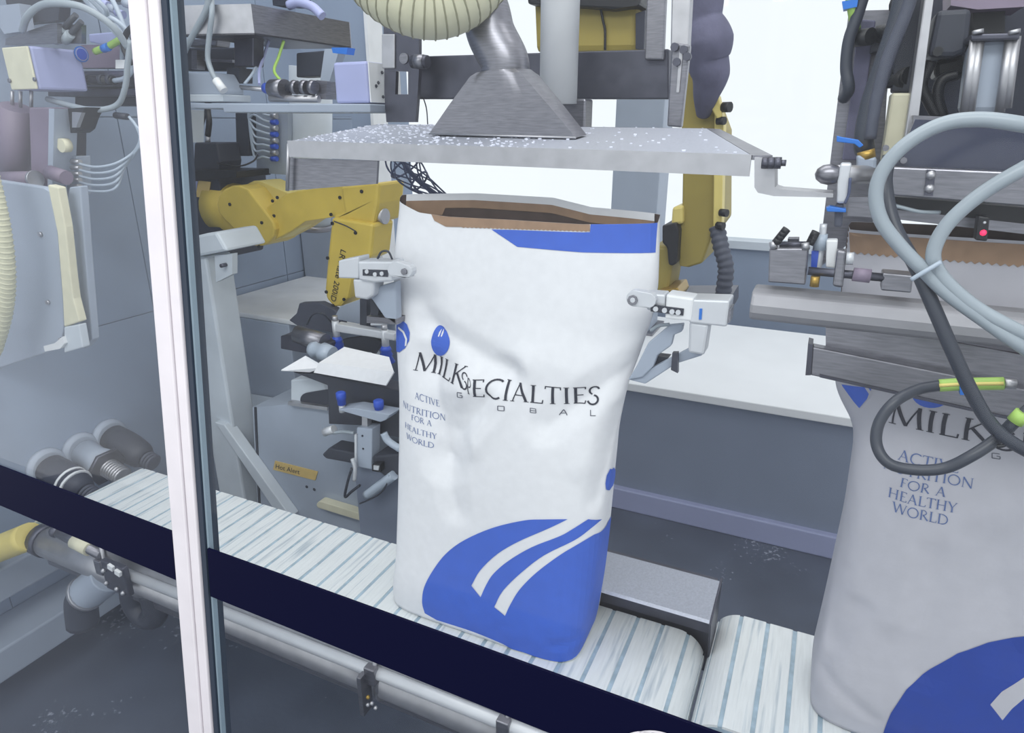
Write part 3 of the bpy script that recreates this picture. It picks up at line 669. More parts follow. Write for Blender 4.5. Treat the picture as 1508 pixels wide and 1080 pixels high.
for x in (1122, 1131, 1141, 1148):
    c = at(x, 240, .975); G().cyl(c, c+np.array((.008, 0, 0)), .0075 if x < 1145 else .004, n=8).build('bolt', 'steel_dark', t)
G().prism([at(424, 233, 1.02), at(556, 237, 1.02), at(554, 271, 1.02), at(450, 279, 1.02), at(424, 281, 1.02)], (0, .006, 0)).build('side_skirt', 'steel', t)
G().cyl(at(425, 212, 1.01), at(423, 281, 1.01), .0035, n=8).build('skirt_hinge', 'steel_bright', t)
# nozzle: flared lower part, oval neck, elbow
zn = (FL[2]+BL[2])/2
B0 = [at(632, 197, 1.12), at(848, 203, 1.12)]
nb = [B0[0], B0[1], B0[1]+np.array((.002, .05, .004)), B0[0]+np.array((0, .05, .004))]
NT = [at(690, 107, 1.12), at(763, 99, 1.12)]; ntp = [NT[0], NT[1], NT[1]+np.array((.0, .094, .0)), NT[0]+np.array((0, .094, 0))]
g = G(); mid = []
def ringpts(q, k, n=10):      # rounded rectangle ring through the four corners, k = roundness
    out = []; c = sum(q)/4; N = 4*n
    for i in range(N):
        s_ = i/n; e = int(s_) % 4; f_ = s_-int(s_); p = q[e]*(1-f_)+q[(e+1) % 4]*f_
        u = (q[1]-q[0])/2; v = (q[2]-q[1])/2; d = p-c
        a_ = np.dot(d, u)/np.dot(u, u); b_ = np.dot(d, v)/np.dot(v, v); L = max(1e-6, math.hypot(a_, b_)); rr = 1.0
        circ = c+(u*a_+v*b_)/L*rr + (d-u*a_-v*b_); out.append(p*(1-k)+circ*k)
    return out
rings = [ringpts(nb, 0), ringpts([nb[i]*.5+ntp[i]*.5 for i in range(4)], .08), ringpts([nb[i]*.06+ntp[i]*.94 for i in range(4)], .35), ringpts(ntp, .75)]
n = len(rings[0]); V = [p for r_ in rings for p in r_]; F = []
for j in range(len(rings)-1):
    for i in range(n): i2 = (i+1) % n; F.append((j*n+i, j*n+i2, (j+1)*n+i2, (j+1)*n+i))
fl = g.add(V, F, True).build('nozzle', 'steel', t)
es = fl.modifiers.new('edges', 'EDGE_SPLIT'); es.split_angle = math.radians(28)
G().tube([nb[0], nb[1]], .002, 6).build('weld_seam', 'steel_bright', fl)
c0 = sum(ntp)/4
el = [c0-np.array((0, 0, .004)), c0+np.array((0, 0, .016)), at(724, 52, 1.167), at(715, 18, 1.17), at(699, -18, 1.18), at(668, -55, 1.19), at(630, -80, 1.19)]
G().tube(el, .043, 24, 8).build('elbow_duct', 'steel', t)
# powder grains lying on the plate
g = G()
for i in range(900):
    a_ = random.random(); b_ = random.random()
    p = (FL*(1-a_)+FR*a_)*(1-b_)+(BL*(1-a_)+BR*a_)*b_
    if a_ > .62 and random.random() < .85: continue
    r_ = random.uniform(.0008, .0028); z_ = p[2]
    g.obox((p[0]-r_, p[1]-r_, z_), (2*r_, r_*.4, 0), (-r_*.5, 2*r_, 0), (0, 0, r_*.8))
o = tag(g.build('milk_powder', 'powder', None, 0, 'stuff'), 'white milk powder scattered over the dust hood plate', 'powder')
# ribbed hose into the elbow
t = thing('suction_hose', 'cream ribbed suction hose curving into the dust hood elbow', 'hose')
P = [at(712, -48, 1.14), at(680, -12, 1.10), at(640, 4, 1.07), at(600, -4, 1.05), at(562, -30, 1.05), at(530, -80, 1.05), at(520, -200, 1.07), at(525, -330, 1.1)]
hr = .056
G().tube(P, hr, 24, 10).build('hose', 'hose_cream', t)
S_ = spline(P, 12)
for k in range(1, len(S_)-2, 3):
    d = S_[k+1]-S_[k-1]; d /= np.linalg.norm(d); G().rev(S_[k]-d*.0022, S_[k]+d*.0022, [(0, hr*.985), (.4, hr*1.03), (.6, hr*1.03), (1, hr*.985)], 24, False).build('rib', 'hose_rib', t)
# white pipe
t = thing('white_pipe', 'white vertical pipe standing behind the dust hood nozzle', 'pipe')
a = at(828, 0, 1.42); b = at(822, 146, 1.42)
G().cyl((b[0], 1.42, b[2]-.01), (b[0], 1.42, 2.5), .040, n=24).build('tube', 'paint_white', t)
G().pb(822, 146, 861, 190, 1.43, .05).build('socket', 'steel', t, .004)
# rear suspension frame
t = thing('suspension_frame', 'stainless cross beam with slotted hanger plates behind the hood', 'frame')
G().pp([(614, 83), (985, 72), (985, 146), (611, 146)], 1.52, .03).build('cross_beam', 'steel_dark', t, .003)
pl_ = [(566, 52), (618, 55), (612, 180), (566, 178)]
# slotted plate built from four pieces around its hole
for q in ([(558, -330), (617, -330), (617, 106), (566, 104)], [(566, 104), (583, 105), (582, 139), (566, 139)], [(601, 105), (617, 106), (615, 139), (601, 139)], [(566, 139), (615, 139), (612, 180), (569, 180)]):
    G().pp(q, 1.46, .012).build('hanger_plate', 'steel_dark', t)
G().pp([(562, 50), (581, 50), (581, 101), (562, 101)], 1.455, .005).build('guard_plate', 'steel_bright', t, .003)
c = at(594, 86, 1.455); G().cyl(c, c+np.array((0, .006, 0)), .012).build('boss', 'steel', t)
c = at(607, 91, 1.44); c2 = at(630, 91, 1.44); G().cyl(c, c2, .014).build('clamp_screw', 'steel_dark', t); G().cyl(c+np.array((.01, 0, 0)), c2-np.array((.008, 0, 0)), .0175, n=6).build('nut', 'steel', t)
G().pp([(962, -330), (994, -330), (976, 88), (949, 88)], 1.50, .02).build('upright_plate', 'steel', t, .003)
G().pp([(996, -330), (1034, -330), (1013, 75), (987, 75)], 1.47, .03).build('upright_plate', 'steel_bright', t, .003)
G().pp([(989, 62), (1016, 66), (1003, 188), (982, 186)], 1.44, .02).build('slot_plate', 'steel', t, .003)
G().pp([(1001, 70), (1006, 70), (1000, 136), (996, 136)], 1.435, .006).build('slot', 'steel_bright', t)
for x, y in ((995, 70), (1008, 74), (998, 92), (1013, 84)): G().bolt(x, y, 1.44, .008, .012).build('bolt', 'steel_dark', t)
o = tag(G().pt([(622, 140, 1.5), (628, 160, 1.5), (630, 185, 1.48)], .0015, 6).build('thin_cable', 'cable_dark'), 'thin dark wire hanging below the cross beam by the nozzle', 'wire')
# grey column on the counter
t = thing('grey_column', 'square grey column rising behind the white bag', 'column')
a = at(904, 220, 3.2)[0]; b = at(974, 220, 3.2)[0]
G().box(a, b, 3.2, 3.4, .612, 1.74).build('shaft', 'panel_grey', t, .004)
G().box(a-.03, b+.03, 3.17, 3.43, .6, .612).build('base_plate', 'steel', t)
# mesh cable sleeve
t = thing('mesh_sleeve', 'open wire-mesh cable sleeve hanging below the hood plate', 'cable sleeve')
ax = spline([at(588, 222, 1.34), at(594, 240, 1.34), at(612, 262, 1.34), at(636, 282, 1.34), at(668, 304, 1.34)], 8)
tg = np.gradient(ax, axis=0); tg /= np.linalg.norm(tg, axis=1)[:, None]; e2 = np.cross(tg, (0, 1., 0)); e2 /= np.linalg.norm(e2, axis=1)[:, None]
rad = np.interp(np.linspace(0, 1, len(ax)), [0, .3, .6, 1], [.034, .040, .024, .009])
for sgn in (1, -1):
    for k in range(6):
        G().tube([ax[i]+rad[i]*(math.cos(sgn*i*.10+k*math.pi/3)*e2[i]+math.sin(sgn*i*.10+k*math.pi/3)*np.array((0, 1., 0))) for i in range(len(ax))], .0019, 5, 2).build('wire', 'sleeve', t)
for q in (10, 18):
    G().tube([ax[q]+rad[q]*(math.cos(a_)*e2[q]+math.sin(a_)*np.array((0, 1., 0))) for a_ in [2*math.pi*i/20 for i in range(21)]], .0024, 6, 2).build('hoop', 'sleeve', t)
G().tube([ax[i] for i in range(0, len(ax), 6)], .006, 8).build('cable', 'sleeve', t)

# ================================================================== BIG ROBOT BEHIND
t = thing('industrial_robot', 'large yellow robot arm reaching down behind the hood right of centre', 'robot', 'yellow robots')
YR = 2.05
G().pp([(782, -60), (940, -60), (938, 76), (788, 78)], YR+.25, .3).build('upper_housing', 'yellow_backlit', t, .02)
G().pp([(776, -60), (945, -60), (942, 8), (900, 14), (860, 10), (776, 6)], YR+.2, .2).build('motor', 'black', t, .01)
G().pp([(936, 20), (950, 15), (948, 72), (936, 72)], YR+.24, .1).build('connector', 'dark_blue', t)
G().pt([(883, 5, YR+.24), (888, 30, YR+.24), (891, 45, YR+.24), (891, 74, YR+.24)], .004, 6).build('cable', 'black', t)
G().pp([(1004, 60), (1016, 75), (1030, 110), (1052, 165), (1062, 192), (1062, 330), (1050, 346), (1034, 388), (1014, 394), (1000, 392), (997, 345), (1004, 318), (1006, 200), (995, 150)], YR, .22).build('arm', 'yellow_backlit', t, .012)
G().pp([(1052, 165), (1066, 180), (1063, 330), (1057, 350), (1050, 340), (1051, 250)], YR-.03, .05).build('arm_cover', 'yellow_pale', t, .004)
G().pp([(1046, 128), (1058, 142), (1064, 172), (1056, 176), (1042, 150)], YR-.05, .05).build('end_cap', 'yellow_pale', t, .004)
for x, y, r_ in ((1065, 158, .014), (1057, 178, .011), (1061, 313, .011), (1056, 332, .011)):
    c = at(x, y, YR-.04); G().cyl(c, c+np.array((.02, -.01, 0)), r_, n=10).build('bolt', 'black', t)
G().pp([(990, 305), (1006, 303), (1006, 330), (988, 332)], YR-.02, .1).build('shoulder_block', 'yellow_pale', t, .008)
G().pp([(975, 332), (996, 328), (1000, 340), (997, 388), (990, 392), (984, 390), (982, 365), (975, 358)], YR-.04, .14).build('wrist_motor', 'black', t, .008)
G().pp([(960, 362), (984, 362), (990, 394), (984, 430), (978, 450), (960, 450)], YR-.01, .16).build('forearm', 'yellow_backlit', t, .012)
G().pp([(970, 428), (998, 424), (1002, 436), (996, 446), (970, 446)], YR-.05, .14).build('flange', 'brass', t, .004)
# fabric jacket of the cables, lumpy, and the corrugated hose
G().tube([at(1030, -60, YR-.1), at(1034, 0, YR-.1), at(1036, 30, YR-.1), at(1044, 60, YR-.1), at(1042, 85, YR-.09), at(1046, 110, YR-.08), at(1040, 140, YR-.06), at(1036, 168, YR-.02)], [.05, .055, .048, .062, .055, .05, .035, .02], 16, 8).build('cable_jacket', 'jacket', t)
G().tube([at(1056, 335, YR-.02), at(1062, 365, YR-.04), at(1069, 395, YR-.05), at(1066, 425, YR-.05), at(1064, 446, YR-.03)], .024, 14, 8, rib=.018).build('corrugated_hose', 'rubber_grey', t)
G().pp([(960, 440), (1075, 440), (1075, 460), (960, 460)], YR+.02, .2).build('tool_plate', 'steel_dark', t)
G().box(at(850, 0, YR+.35)[0]-.05, at(850, 0, YR+.35)[0]+.25, YR+.3, YR+.5, 1.8, 2.6).build('shoulder_column', 'yellow_backlit', t, .01)

# ================================================================== BAG CLAMPS
def clamp(label, pts):
    t = thing('bag_clamp', label, 'clamp', 'pneumatic bag clamps'); return t
t = clamp('white pneumatic clamp gripping the left edge of the white bag', 0)
Yc = .985
G().pp([(498, 384), (528, 378), (528, 411), (498, 410)], Yc, .035).build('cylinder_block', 'alum', t, .003)
G().pp([(526, 385), (578, 385), (577, 415), (551, 417), (528, 413)], Yc-.004, .04).build('jaw_body', 'alum', t, .004)
G().pp([(534, 397), (571, 398), (571, 408), (534, 406)], Yc-.0055, .002).build('slot', 'dark', t)
for x, y in ((541, 399), (553, 403), (563, 402)): G().bolt(x, y+1, Yc-.0055, .004, .003).build('pin', 'alum', t)
G().pp(hull_circles([(582, 397, 12), (597, 400, 10)]), Yc-.01, .016).build('jaw_tip', 'alum', t, .003)
G().bolt(596, 400, Yc-.01, .006, .004).build('screw', 'steel', t)
G().pp([(519, 411), (551, 413), (549, 436), (540, 442), (522, 439)], Yc+.002, .035).build('bracket', 'alum', t, .004)
G().pp([(530, 430), (582, 415), (584, 480), (566, 468), (548, 442)], Yc+.02, .02).build('link_plate', 'panel_grey', t, .003)
G().pt([(556, 381, Yc), (562, 371, Yc), (572, 371, Yc), (578, 383, Yc+.02)], .002, 6).build('air_tube', 'cable_dark', t)
G().pp([(545, 436), (560, 434), (556, 470), (546, 470)], Yc+.03, .02).build('arm', 'dark', t)
G().pp([(540, 466), (584, 470), (584, 478), (540, 476)], Yc+.02, .16).build('arm_mount', 'steel', t)
t = clamp('white pneumatic clamp gripping the right edge of the white bag', 0)
Yc = .985
G().pp(hull_circles([(934, 440, 12), (955, 443, 11)]), Yc-.012, .016).build('jaw_tip', 'alum', t, .003)
G().bolt(932, 442, Yc-.012, .008, .004).build('screw', 'steel', t); G().bolt(932, 442, Yc-.016, .004, .002).build('screw', 'alum', t)
G().pp([(950, 432), (980, 434), (979, 462), (952, 457)], Yc, .03).build('jaw_body', 'alum', t, .003)
G().pp([(981, 434), (1022, 440), (1018, 474), (979, 470)], Yc-.006, .038).build('jaw_body', 'paint_white', t, .003)
G().pp([(958, 449), (1007, 455), (1006, 465), (958, 459)], Yc-.008, .004).build('slot', 'dark', t)
for x, y in ((966, 455), (979, 457), (990, 459), (999, 460)): G().bolt(x, y, Yc-.008, .004, .003).build('pin', 'alum', t)
G().pp([(1016, 441), (1075, 443), (1070, 482), (1014, 476)], Yc-.004, .045).build('cylinder_block', 'alum', t, .003)
G().pp([(1030, 455), (1034, 455), (1033, 471), (1029, 471)], Yc-.006, .002).build('label', 'clip_blue', t)
G().pp([(1070, 455), (1077, 455), (1075, 475), (1070, 477)], Yc, .03).build('cap', 'steel', t)
G().pp([(1015, 474), (1044, 478), (1037, 524), (1013, 520)], Yc, .035).build('bracket', 'alum', t, .004)
G().pp([(985, 480), (1006, 478), (1004, 489), (992, 494), (988, 510), (968, 524), (962, 540), (946, 556), (925, 560), (938, 538), (954, 506)], Yc+.03, .014).build('link_plate', 'panel_grey', t, .002)
G().pp([(1018, 512), (1038, 514), (1034, 524), (996, 536), (950, 566), (926, 560)], Yc+.035, .012).build('link_arm', 'panel_grey', t, .002)
G().pp([(958, 524), (985, 527), (972, 540), (958, 541)], Yc+.05, .02).build('stop_block', 'dark', t)
G().pp([(990, 520), (998, 520), (998, 550), (988, 545)], Yc+.02, .01).build('stop_plate', 'steel_dark', t)
G().pt([(958, 487, Yc+.03), (970, 480, Yc+.03), (986, 478, Yc+.03)], .003, 6).build('air_tube', 'cable_grey', t)

# ================================================================== WALL-MOUNTED ROBOT AT LEFT
t = thing('industrial_robot', 'smaller yellow robot arm mounted on the left wall beside the mullion', 'robot', 'yellow robots')
YL = 1.72
bx = at(322, 320, YL)[0]
G().prism([at(275, 262, YL), at(322, 258, YL), at(326, 300, YL), at(322, 382, YL), at(290, 388, YL), at(275, 388, YL)], (0, .22, 0)).build('base', 'dark_blue', t, .006)
G().pp([(292, 250), (348, 252), (348, 262), (320, 264), (275, 268), (275, 256)], YL-.01, .16).build('base_plate', 'black', t, .003)
G().pp([(286, 210), (318, 210), (324, 238), (322, 252), (284, 254)], YL+.02, .1).build('connector_box', 'dark', t, .006)
for x in (294, 306): G().pt([(x, 200, YL+.05), (x, 212, YL+.05)], .009, 10).build('cable_gland', 'steel_bright', t)
G().pt([(306, 200, YL+.05), (308, 180, YL+.05), (306, 160, YL+.06), (309, 140, YL+.06)], .010, 10).build('cable', 'black', t)
G().pt([(294, 200, YL+.05), (300, 175, YL+.05), (304, 160, YL+.06), (304, 140, YL+.06)], .006, 10).build('cable', 'cable_dark', t)
G().pp([(278, 266), (291, 266), (287, 290), (276, 290)], YL-.004, .003).build('label', 'lilac', t)
G().pp([(292, 266), (310, 268), (306, 292), (288, 290)], YL-.004, .003).build('label', 'sticker', t)
c = at(338, 305, YL+.06)
G().rev(c-np.array((.05, 0, 0)), c+np.array((.05, 0, 0)), [(0, .09), (.8, .088), (1, .07)], 20).build('turntable', 'yellow', t)
G().pp(hull_circles([(347, 301, 28), (380, 338, 25)]), YL-.05, .13).build('upper_arm', 'yellow', t, .016)
G().pp(hull_circles([(378, 286, 20), (420, 298, 14)]), YL+.03, .10).build('shoulder_cover', 'yellow_pale', t, .02)
G().pp([(372, 320), (420, 286), (440, 281), (505, 272), (512, 300), (505, 318), (450, 326), (430, 340), (400, 356), (380, 362)], YL-.03, .11).build('forearm', 'yellow', t, .014)
G().pp([(420, 328), (448, 324), (440, 336), (412, 352)], YL-.02, .06).build('forearm_cover', 'yellow_pale', t, .004)
G().pp([(500, 276), (558, 269), (556, 300), (550, 330), (492, 331), (490, 318), (506, 312)], YL-.04, .14).build('wrist_housing', 'yellow', t, .010)
G().pp([(488, 320), (550, 330), (545, 380), (522, 390), (512, 440), (502, 452), (490, 452), (480, 440), (478, 425), (482, 375)], YL-.06, .11).build('wrist', 'yellow', t, .010)
c = at(556, 318, YL); G().cyl(c, c+np.array((.03, 0, 0)), .024).build('motor_ring', 'steel_bright', t)
for x, y, dy in ((339, 301, -.05), (386, 328, -.05), (382, 363, -.05), (340, 342, -.05), (409, 291, -.03), (402, 296, -.03), (404, 318, -.03), (501, 291, -.03), (533, 282, -.04), (488, 316, -.04), (490, 329, -.06), (524, 343, -.06), (483, 380, -.06), (481, 430, -.06), (507, 441, -.06), (491, 450, -.06)):
    G().bolt(x, y, YL+dy, .0055, .004).build('bolt', 'black', t)
G().pt([(492, 326, YL-.062), (510, 333, YL-.062), (524, 341, YL-.062)], .0018, 6).build('cable', 'cable_dark', t)
o_ = at(502, 366, YL-.0625); u_ = at(490, 425, YL-.0625)-o_
font_mesh('lettering', 'LR Mate 200iD', 'black', t, o_, u_, np.cross(u_, (0, 1, 0)), .030)

# ================================================================== GRIPPER ON THE ROBOT, SPARE BAG, FEED UNIT
t = thing('suction_gripper', 'grey gripper frame with blue suction cups under the yellow wrist', 'gripper')
Yg = 1.50
G().pp([(500, 452), (545, 436), (583, 436), (583, 490), (550, 486), (530, 478), (490, 470)], Yg+.1, .12).build('mount_block', 'panel_grey', t, .004)
G().pp([(530, 440), (540, 440), (540, 485), (530, 485)], Yg+.05, .05).build('rail', 'dark', t)
G().pp([(545, 452), (566, 452), (563, 480), (545, 480)], Yg+.03, .06).build('cylinder', 'alum', t, .003)
G().pp([(440, 447), (470, 446), (492, 456), (505, 470), (500, 492), (440, 482), (425, 472), (436, 462)], Yg+.14, .03).build('disc_plate', 'rubber_grey', t, .004)
G().pp([(493, 477), (580, 492), (580, 502), (493, 489)], Yg+.02, .03).build('crossbar', 'alum', t, .003)
for x, y in ((496, 498), (568, 512)):
    c = at(x, y, Yg+.03); t_ = c+np.array((0, 0, .03))
    G().cyl(c+np.array((0, 0, .055)), c+np.array((0, 0, .0)), .011, n=12).build('cup_stem', 'alum', t)
    G().rev(c+np.array((0, 0, .005)), c-np.array((0, 0, .045)), [(0, .012), (.25, .018), (.3, .014), (.55, .02), (.6, .016), (1, .026)], 14).build('suction_cup', 'cup_blue', t)
    G().cyl(c+np.array((0, 0, .055)), c+np.array((0, 0, .07)), .009, n=8).build('bolt', 'steel_bright', t)
G().pt([(438, 492, Yg-.02), (478, 505, Yg-.02)], .028, 14).build('air_cylinder', 'steel', t)
G().pp([(413, 495), (440, 493), (480, 508), (478, 522), (445, 520), (413, 514)], Yg-.03, .05).build('gripper_arm', 'steel_dark', t, .003)
c = at(470, 520, Yg-.05); G().rev(c-np.array((.03, 0, -.01)), c+np.array((.05, .0, -.0)), [(0, .02), (.2, .026), (.5, .02), (.55, .03), (1, .026)], 14).build('elbow_joint', 'tube_clear', t)
G().pt([(452, 478, Yg+.05), (460, 464, Yg+.02), (475, 462, Yg+.02), (488, 475, Yg+.05)], .003, 6).build('air_tube', 'cable_dark', t)
G().pp([(505, 500), (548, 494), (562, 505), (545, 530), (510, 525)], Yg+.2, .02).build('dark_backing', 'dark', t)
g = G()
P = [at(417, 546, 1.36), at(448, 527, 1.36), at(468, 532, 1.36), at(507, 511, 1.40), at(573, 526, 1.36), at(580, 548, 1.33), at(568, 570, 1.30), at(540, 566, 1.30), at(470, 552, 1.32), at(440, 546, 1.34)]
t = thing('folded_bag', 'flat white empty paper bag lying in the gripper beside the bag', 'bag')
G().prism([at(507, 511, 1.46), at(573, 526, 1.42), at(580, 548, 1.34), at(470, 534, 1.38)], (0, 0, -.004)).build('bag_top', 'paper', t)
G().prism([at(470, 534, 1.379), at(580, 548, 1.339), at(568, 568, 1.33), at(540, 563, 1.335), at(462, 549, 1.37)], (0, .004, -.002)).build('bag_fold', 'paper', t)
G().prism([at(414, 545, 1.36), at(450, 524, 1.40), at(478, 540, 1.385), at(456, 547, 1.38)], (0, 0, -.003)).build('bag_flap', 'paper', t)
t = thing('feed_unit', 'dark bag feed unit with small table and two blue cups beside the bag', 'feeder')
Yf = 1.34
G().pp([(430, 548), (470, 552), (590, 576), (590, 645), (560, 640), (555, 628), (484, 625), (482, 568)], Yf+.04, .06).build('back_plate', 'dark', t, .003)
G().pp([(497, 604), (520, 601), (575, 611), (568, 619), (560, 622)], Yf-.02, .05).build('cup_bar', 'panel_grey', t, .002)
for x, y in ((504, 602), (559, 614)):
    c = at(x, y, Yf); G().rev(c, c+np.array((0, 0, .05)), [(0, .006), (.25, .008), (.26, .012), (.6, .012), (.61, .014), (.95, .014), (1, .010)], 12).build('suction_cup', 'cup_blue', t)
    G().cyl(c-np.array((0, 0, .01)), c+np.array((0, 0, .012)), .009, n=10).build('cup_stem', 'alum', t)
G().pp([(533, 614), (541, 614), (541, 632), (533, 632)], Yf+.0, .02).build('piston', 'steel_bright', t)
G().pp([(525, 630), (548, 632), (547, 692), (525, 688)], Yf-.01, .04).build('lift_cylinder', 'panel_grey', t, .003)
G().pp([(522, 640), (525, 640), (525, 690), (522, 690)], Yf-.015, .02).build('guide_rod', 'alum', t)
for x, y in ((534, 642), (535, 661)): G().bolt(x, y, Yf-.01, .003, .002).build('bolt', 'dark', t)
G().pt([(478, 637, Yf), (492, 632, Yf)], .012, 10).build('fitting', 'alum', t)
G().pt([(490, 638, Yf), (505, 636, Yf), (522, 638, Yf)], .005, 8).build('air_tube', 'cable_grey', t)
G().pp([(474, 670), (484, 660), (524, 668), (524, 684), (480, 676)], Yf-.01, .06).build('lever', 'dark', t, .004)
G().pt([(519, 676, Yf-.03), (523, 690, Yf-.03), (522, 708, Yf-.03)], .006, 8).build('fitting', 'alum', t)
G().pt([(518, 690, Yf-.03), (512, 710, Yf-.03), (508, 732, Yf-.03), (518, 724, Yf-.03), (530, 715, Yf-.03)], .004, 8).build('air_tube', 'cable_dark', t)
G().pp([(548, 672), (590, 668), (590, 700), (570, 705), (550, 690)], Yf-.01, .1).build('motor', 'dark', t, .006)
G().pp([(548, 684), (560, 684), (560, 696), (548, 694)], Yf-.03, .02).build('sensor', 'black', t); G().pp([(550, 686), (558, 687), (557, 693), (550, 692)], Yf-.033, .004).build('sensor_lens', 'alum', t)
G().pt([(540, 730, Yf-.02), (560, 715, Yf-.02), (580, 700, Yf-.02)], .014, 10).build('hose', 'tube_clear', t)
G().pt([(530, 742, Yf-.03), (552, 732, Yf-.03), (566, 720, Yf-.03), (574, 700, Yf-.03)], .0025, 6).build('air_tube', 'cable_dark', t)
G().pt([(565, 638, Yf-.02), (572, 650, Yf-.02), (590, 662, Yf-.02)], .010, 10).build('fitting', 'tube_clear', t)
G().box(at(536, 690, Yf)[0]-.05, at(536, 690, Yf)[0]+.15, Yf+.02, Yf+.1, 0, at(536, 690, Yf)[2]).build('stand', 'counter_grey', t)
# lower grey cabinet with sticker
t = thing('machine_cabinet', 'low grey machine cabinet with yellow Hot Alert sticker behind the belt', 'cabinet')
Yk = 1.44
def wp_(px, z=None): return at(px[0], px[1], Yk)
G().pp([(372, 600), (425, 596), (485, 600), (600, 600), (600, 860), (385, 860)], Yk, .22).build('body', 'panel_grey', t, .006)
G().prism([at(428, 560, Yk), at(470, 556, Yk), at(480, 575, Yk), at(480, 600, Yk-.002), at(428, 596, Yk-.002)], (0, .3, 0)).build('top_tray', 'paint_light', t, .004)
G().pp(hull_circles([(452, 589, 10), (482, 585, 11)]), Yk-.006, .004).build('opening', 'dark', t)
G().pp([(424, 592), (482, 600), (482, 605), (424, 597)], Yk-.02, .02).build('tray_lip', 'steel_bright', t)
G().pp([(405, 679), (468, 695), (464, 708), (402, 692)], Yk-.003, .002).build('sticker', 'sticker', t)
o_ = at(404, 691, Yk-.004); u_ = at(463, 706, Yk-.004)-o_; font_mesh('lettering', 'Hot Alert', 'ink', t, o_+np.array((.004, 0, .004)), u_, np.array((.25, 0, 1)), .026)
for x, y in ((452, 717), (463, 721)): G().bolt(x, y, Yk, .005, .002).build('hole', 'dark', t)
G().pp(hull_circles([(471, 744, 5), (530, 762, 5)]), Yk-.03, .03).build('handle', 'cream', t, .003)
G().pp([(563, 731), (584, 733), (584, 756), (575, 745), (563, 744)], Yk-.004, .004).build('opening', 'black', t)
G().pp([(374, 600), (377, 600), (388, 860), (385, 860)], Yk-.003, .003).build('seam', 'dark', t)
# pedestal block with white top below the robot
t = thing('robot_pedestal', 'pale grey machine block with wide white top below the left robot', 'pedestal')
Yq = 1.70
zt = at(373, 463, Yq)[2]; xa = -2.09; xb = at(585, 470, Yq)[0]; xm = at(424, 472, Yq)[0]
G().box(xa, xm, Yq, 2.3, .0, zt-.02).build('body', 'panel_grey', t, .004)
G().box(xa, xb+.0, Yq, 2.38, zt-.02, zt).build('top', 'paint_white', t, .006)
G().box(xm+.001, xb, Yq+.25, 2.3, 0, zt-.02).build('body', 'panel_grey', t)
G().prism([at(345, 578, Yq-.01), at(425, 592, Yq-.01), at(425, 600, Yq-.03), at(416, 624, Yq-.10), at(340, 604, Yq-.10), at(337, 592, Yq-.06)], (0, .004, .004)).build('drip_lip', 'paint_light', t)
G().box(-2.09, at(500, 400, 2.3)[0], 2.28, 2.385, zt, zt+.28).build('splash_panel', 'panel_grey', t)
# post, bracket and brace
t = thing('support_post', 'pale grey square post with slanted cap and brace right of the mullion', 'post')
Ys = 1.42
a = at(283, 500, Ys)[0]; b = at(322, 500, Ys)[0]; zt2 = at(300, 378, Ys)[2]
G().box(a, b, Ys, Ys+.1, 0, zt2).build('shaft', 'paint_light', t, .008)
G().pp([(270, 352), (302, 344), (318, 342), (334, 370), (272, 382)], Ys-.02, .16).build('cap', 'paint_light', t, .008)
G().pp([(316, 376), (342, 374), (342, 404), (318, 416)], Ys, .02).build('bracket', 'paint_light', t)
c = at(333, 390, Ys); G().cyl(c, c-np.array((0, .02, 0)), .006, n=8).build('bolt', 'steel_dark', t)
G().pp([(316, 622), (330, 626), (428, 762), (412, 764)], Ys-.02, .04).build('brace', 'paint_light', t, .003)
c = at(296, 676, Ys-.002); G().rev(c, c-np.array((0, .006, 0)), [(0, .026), (1, .02)], 18).build('cover_disc', 'dark', t)

# ================================================================== UPPER LEFT: FEEDER HEAD
YA = 1.12
t = thing('junction_box', 'cream junction box with round blue sticker at the upper left', 'box')
a = at(5, 70, YA); b = at(58, 132, YA); xr_ = b[0]
def xside(px, py): return atx(px, py, xr_)
yb_ = xside(124, 100)[1]
G().box(a[0], b[0], YA, yb_, b[2], a[2]).build('housing', 'lilac', t, .006)
G().box(a[0]+.001, b[0]-.001, YA-.006, YA-.0005, b[2]+.001, a[2]-.001).build('front_cover', 'cream', t, .003)
for x, y in ((15, 119), (52, 117)): G().bolt(x, y, YA-.007, .005, .004).build('screw', 'steel', t)
c = xside(119, 80); G().cyl(c+np.array((.001, 0, 0)), c+np.array((.003, 0, 0)), .019, n=24).build('sticker', 'clip_blue', t)
G().cyl(c+np.array((.003, 0, 0)), c+np.array((.004, 0, 0)), .016, n=24).build('sticker_ring', 'lilac', t); G().cyl(c+np.array((.004, 0, 0)), c+np.array((.005, 0, 0)), .0135, n=24).build('sticker_face', 'cup_blue', t)
for x in (18, 30, 46): G().cyl(at(x, 134, YA+.02), at(x, 158, YA+.02), .0045, n=8).build('standoff', 'steel_bright', t)
t = thing('feeder_bracket', 'slanted pale steel brackets above the cream junction box', 'bracket')
G().pp([(8, 57), (70, 36), (84, 34), (84, 64), (8, 66)], YA+.03, .012).build('plate', 'steel', t)
G().pp([(42, 54), (84, 36), (120, 36), (120, 64), (42, 64)], YA+.06, .012).build('plate', 'steel', t)
t = thing('bag_feeder', 'grey steel feeder arm with slotted rails right of the junction box', 'feeder')
G().pp([(100, 104), (190, 104), (190, 128), (80, 128)], YA+.16, .12).build('rail', 'steel', t, .003)
G().pp([(70, 130), (205, 130), (205, 142), (70, 142)], YA+.16, .10).build('rail', 'steel_dark', t, .003)
G().pp([(110, 142), (200, 142), (200, 156), (110, 156)], YA+.2, .08).build('rail', 'dark', t, .003)
G().pt([(112, 117, YA+.14), (168, 119, YA+.14)], .011, 12).build('rod', 'black', t)
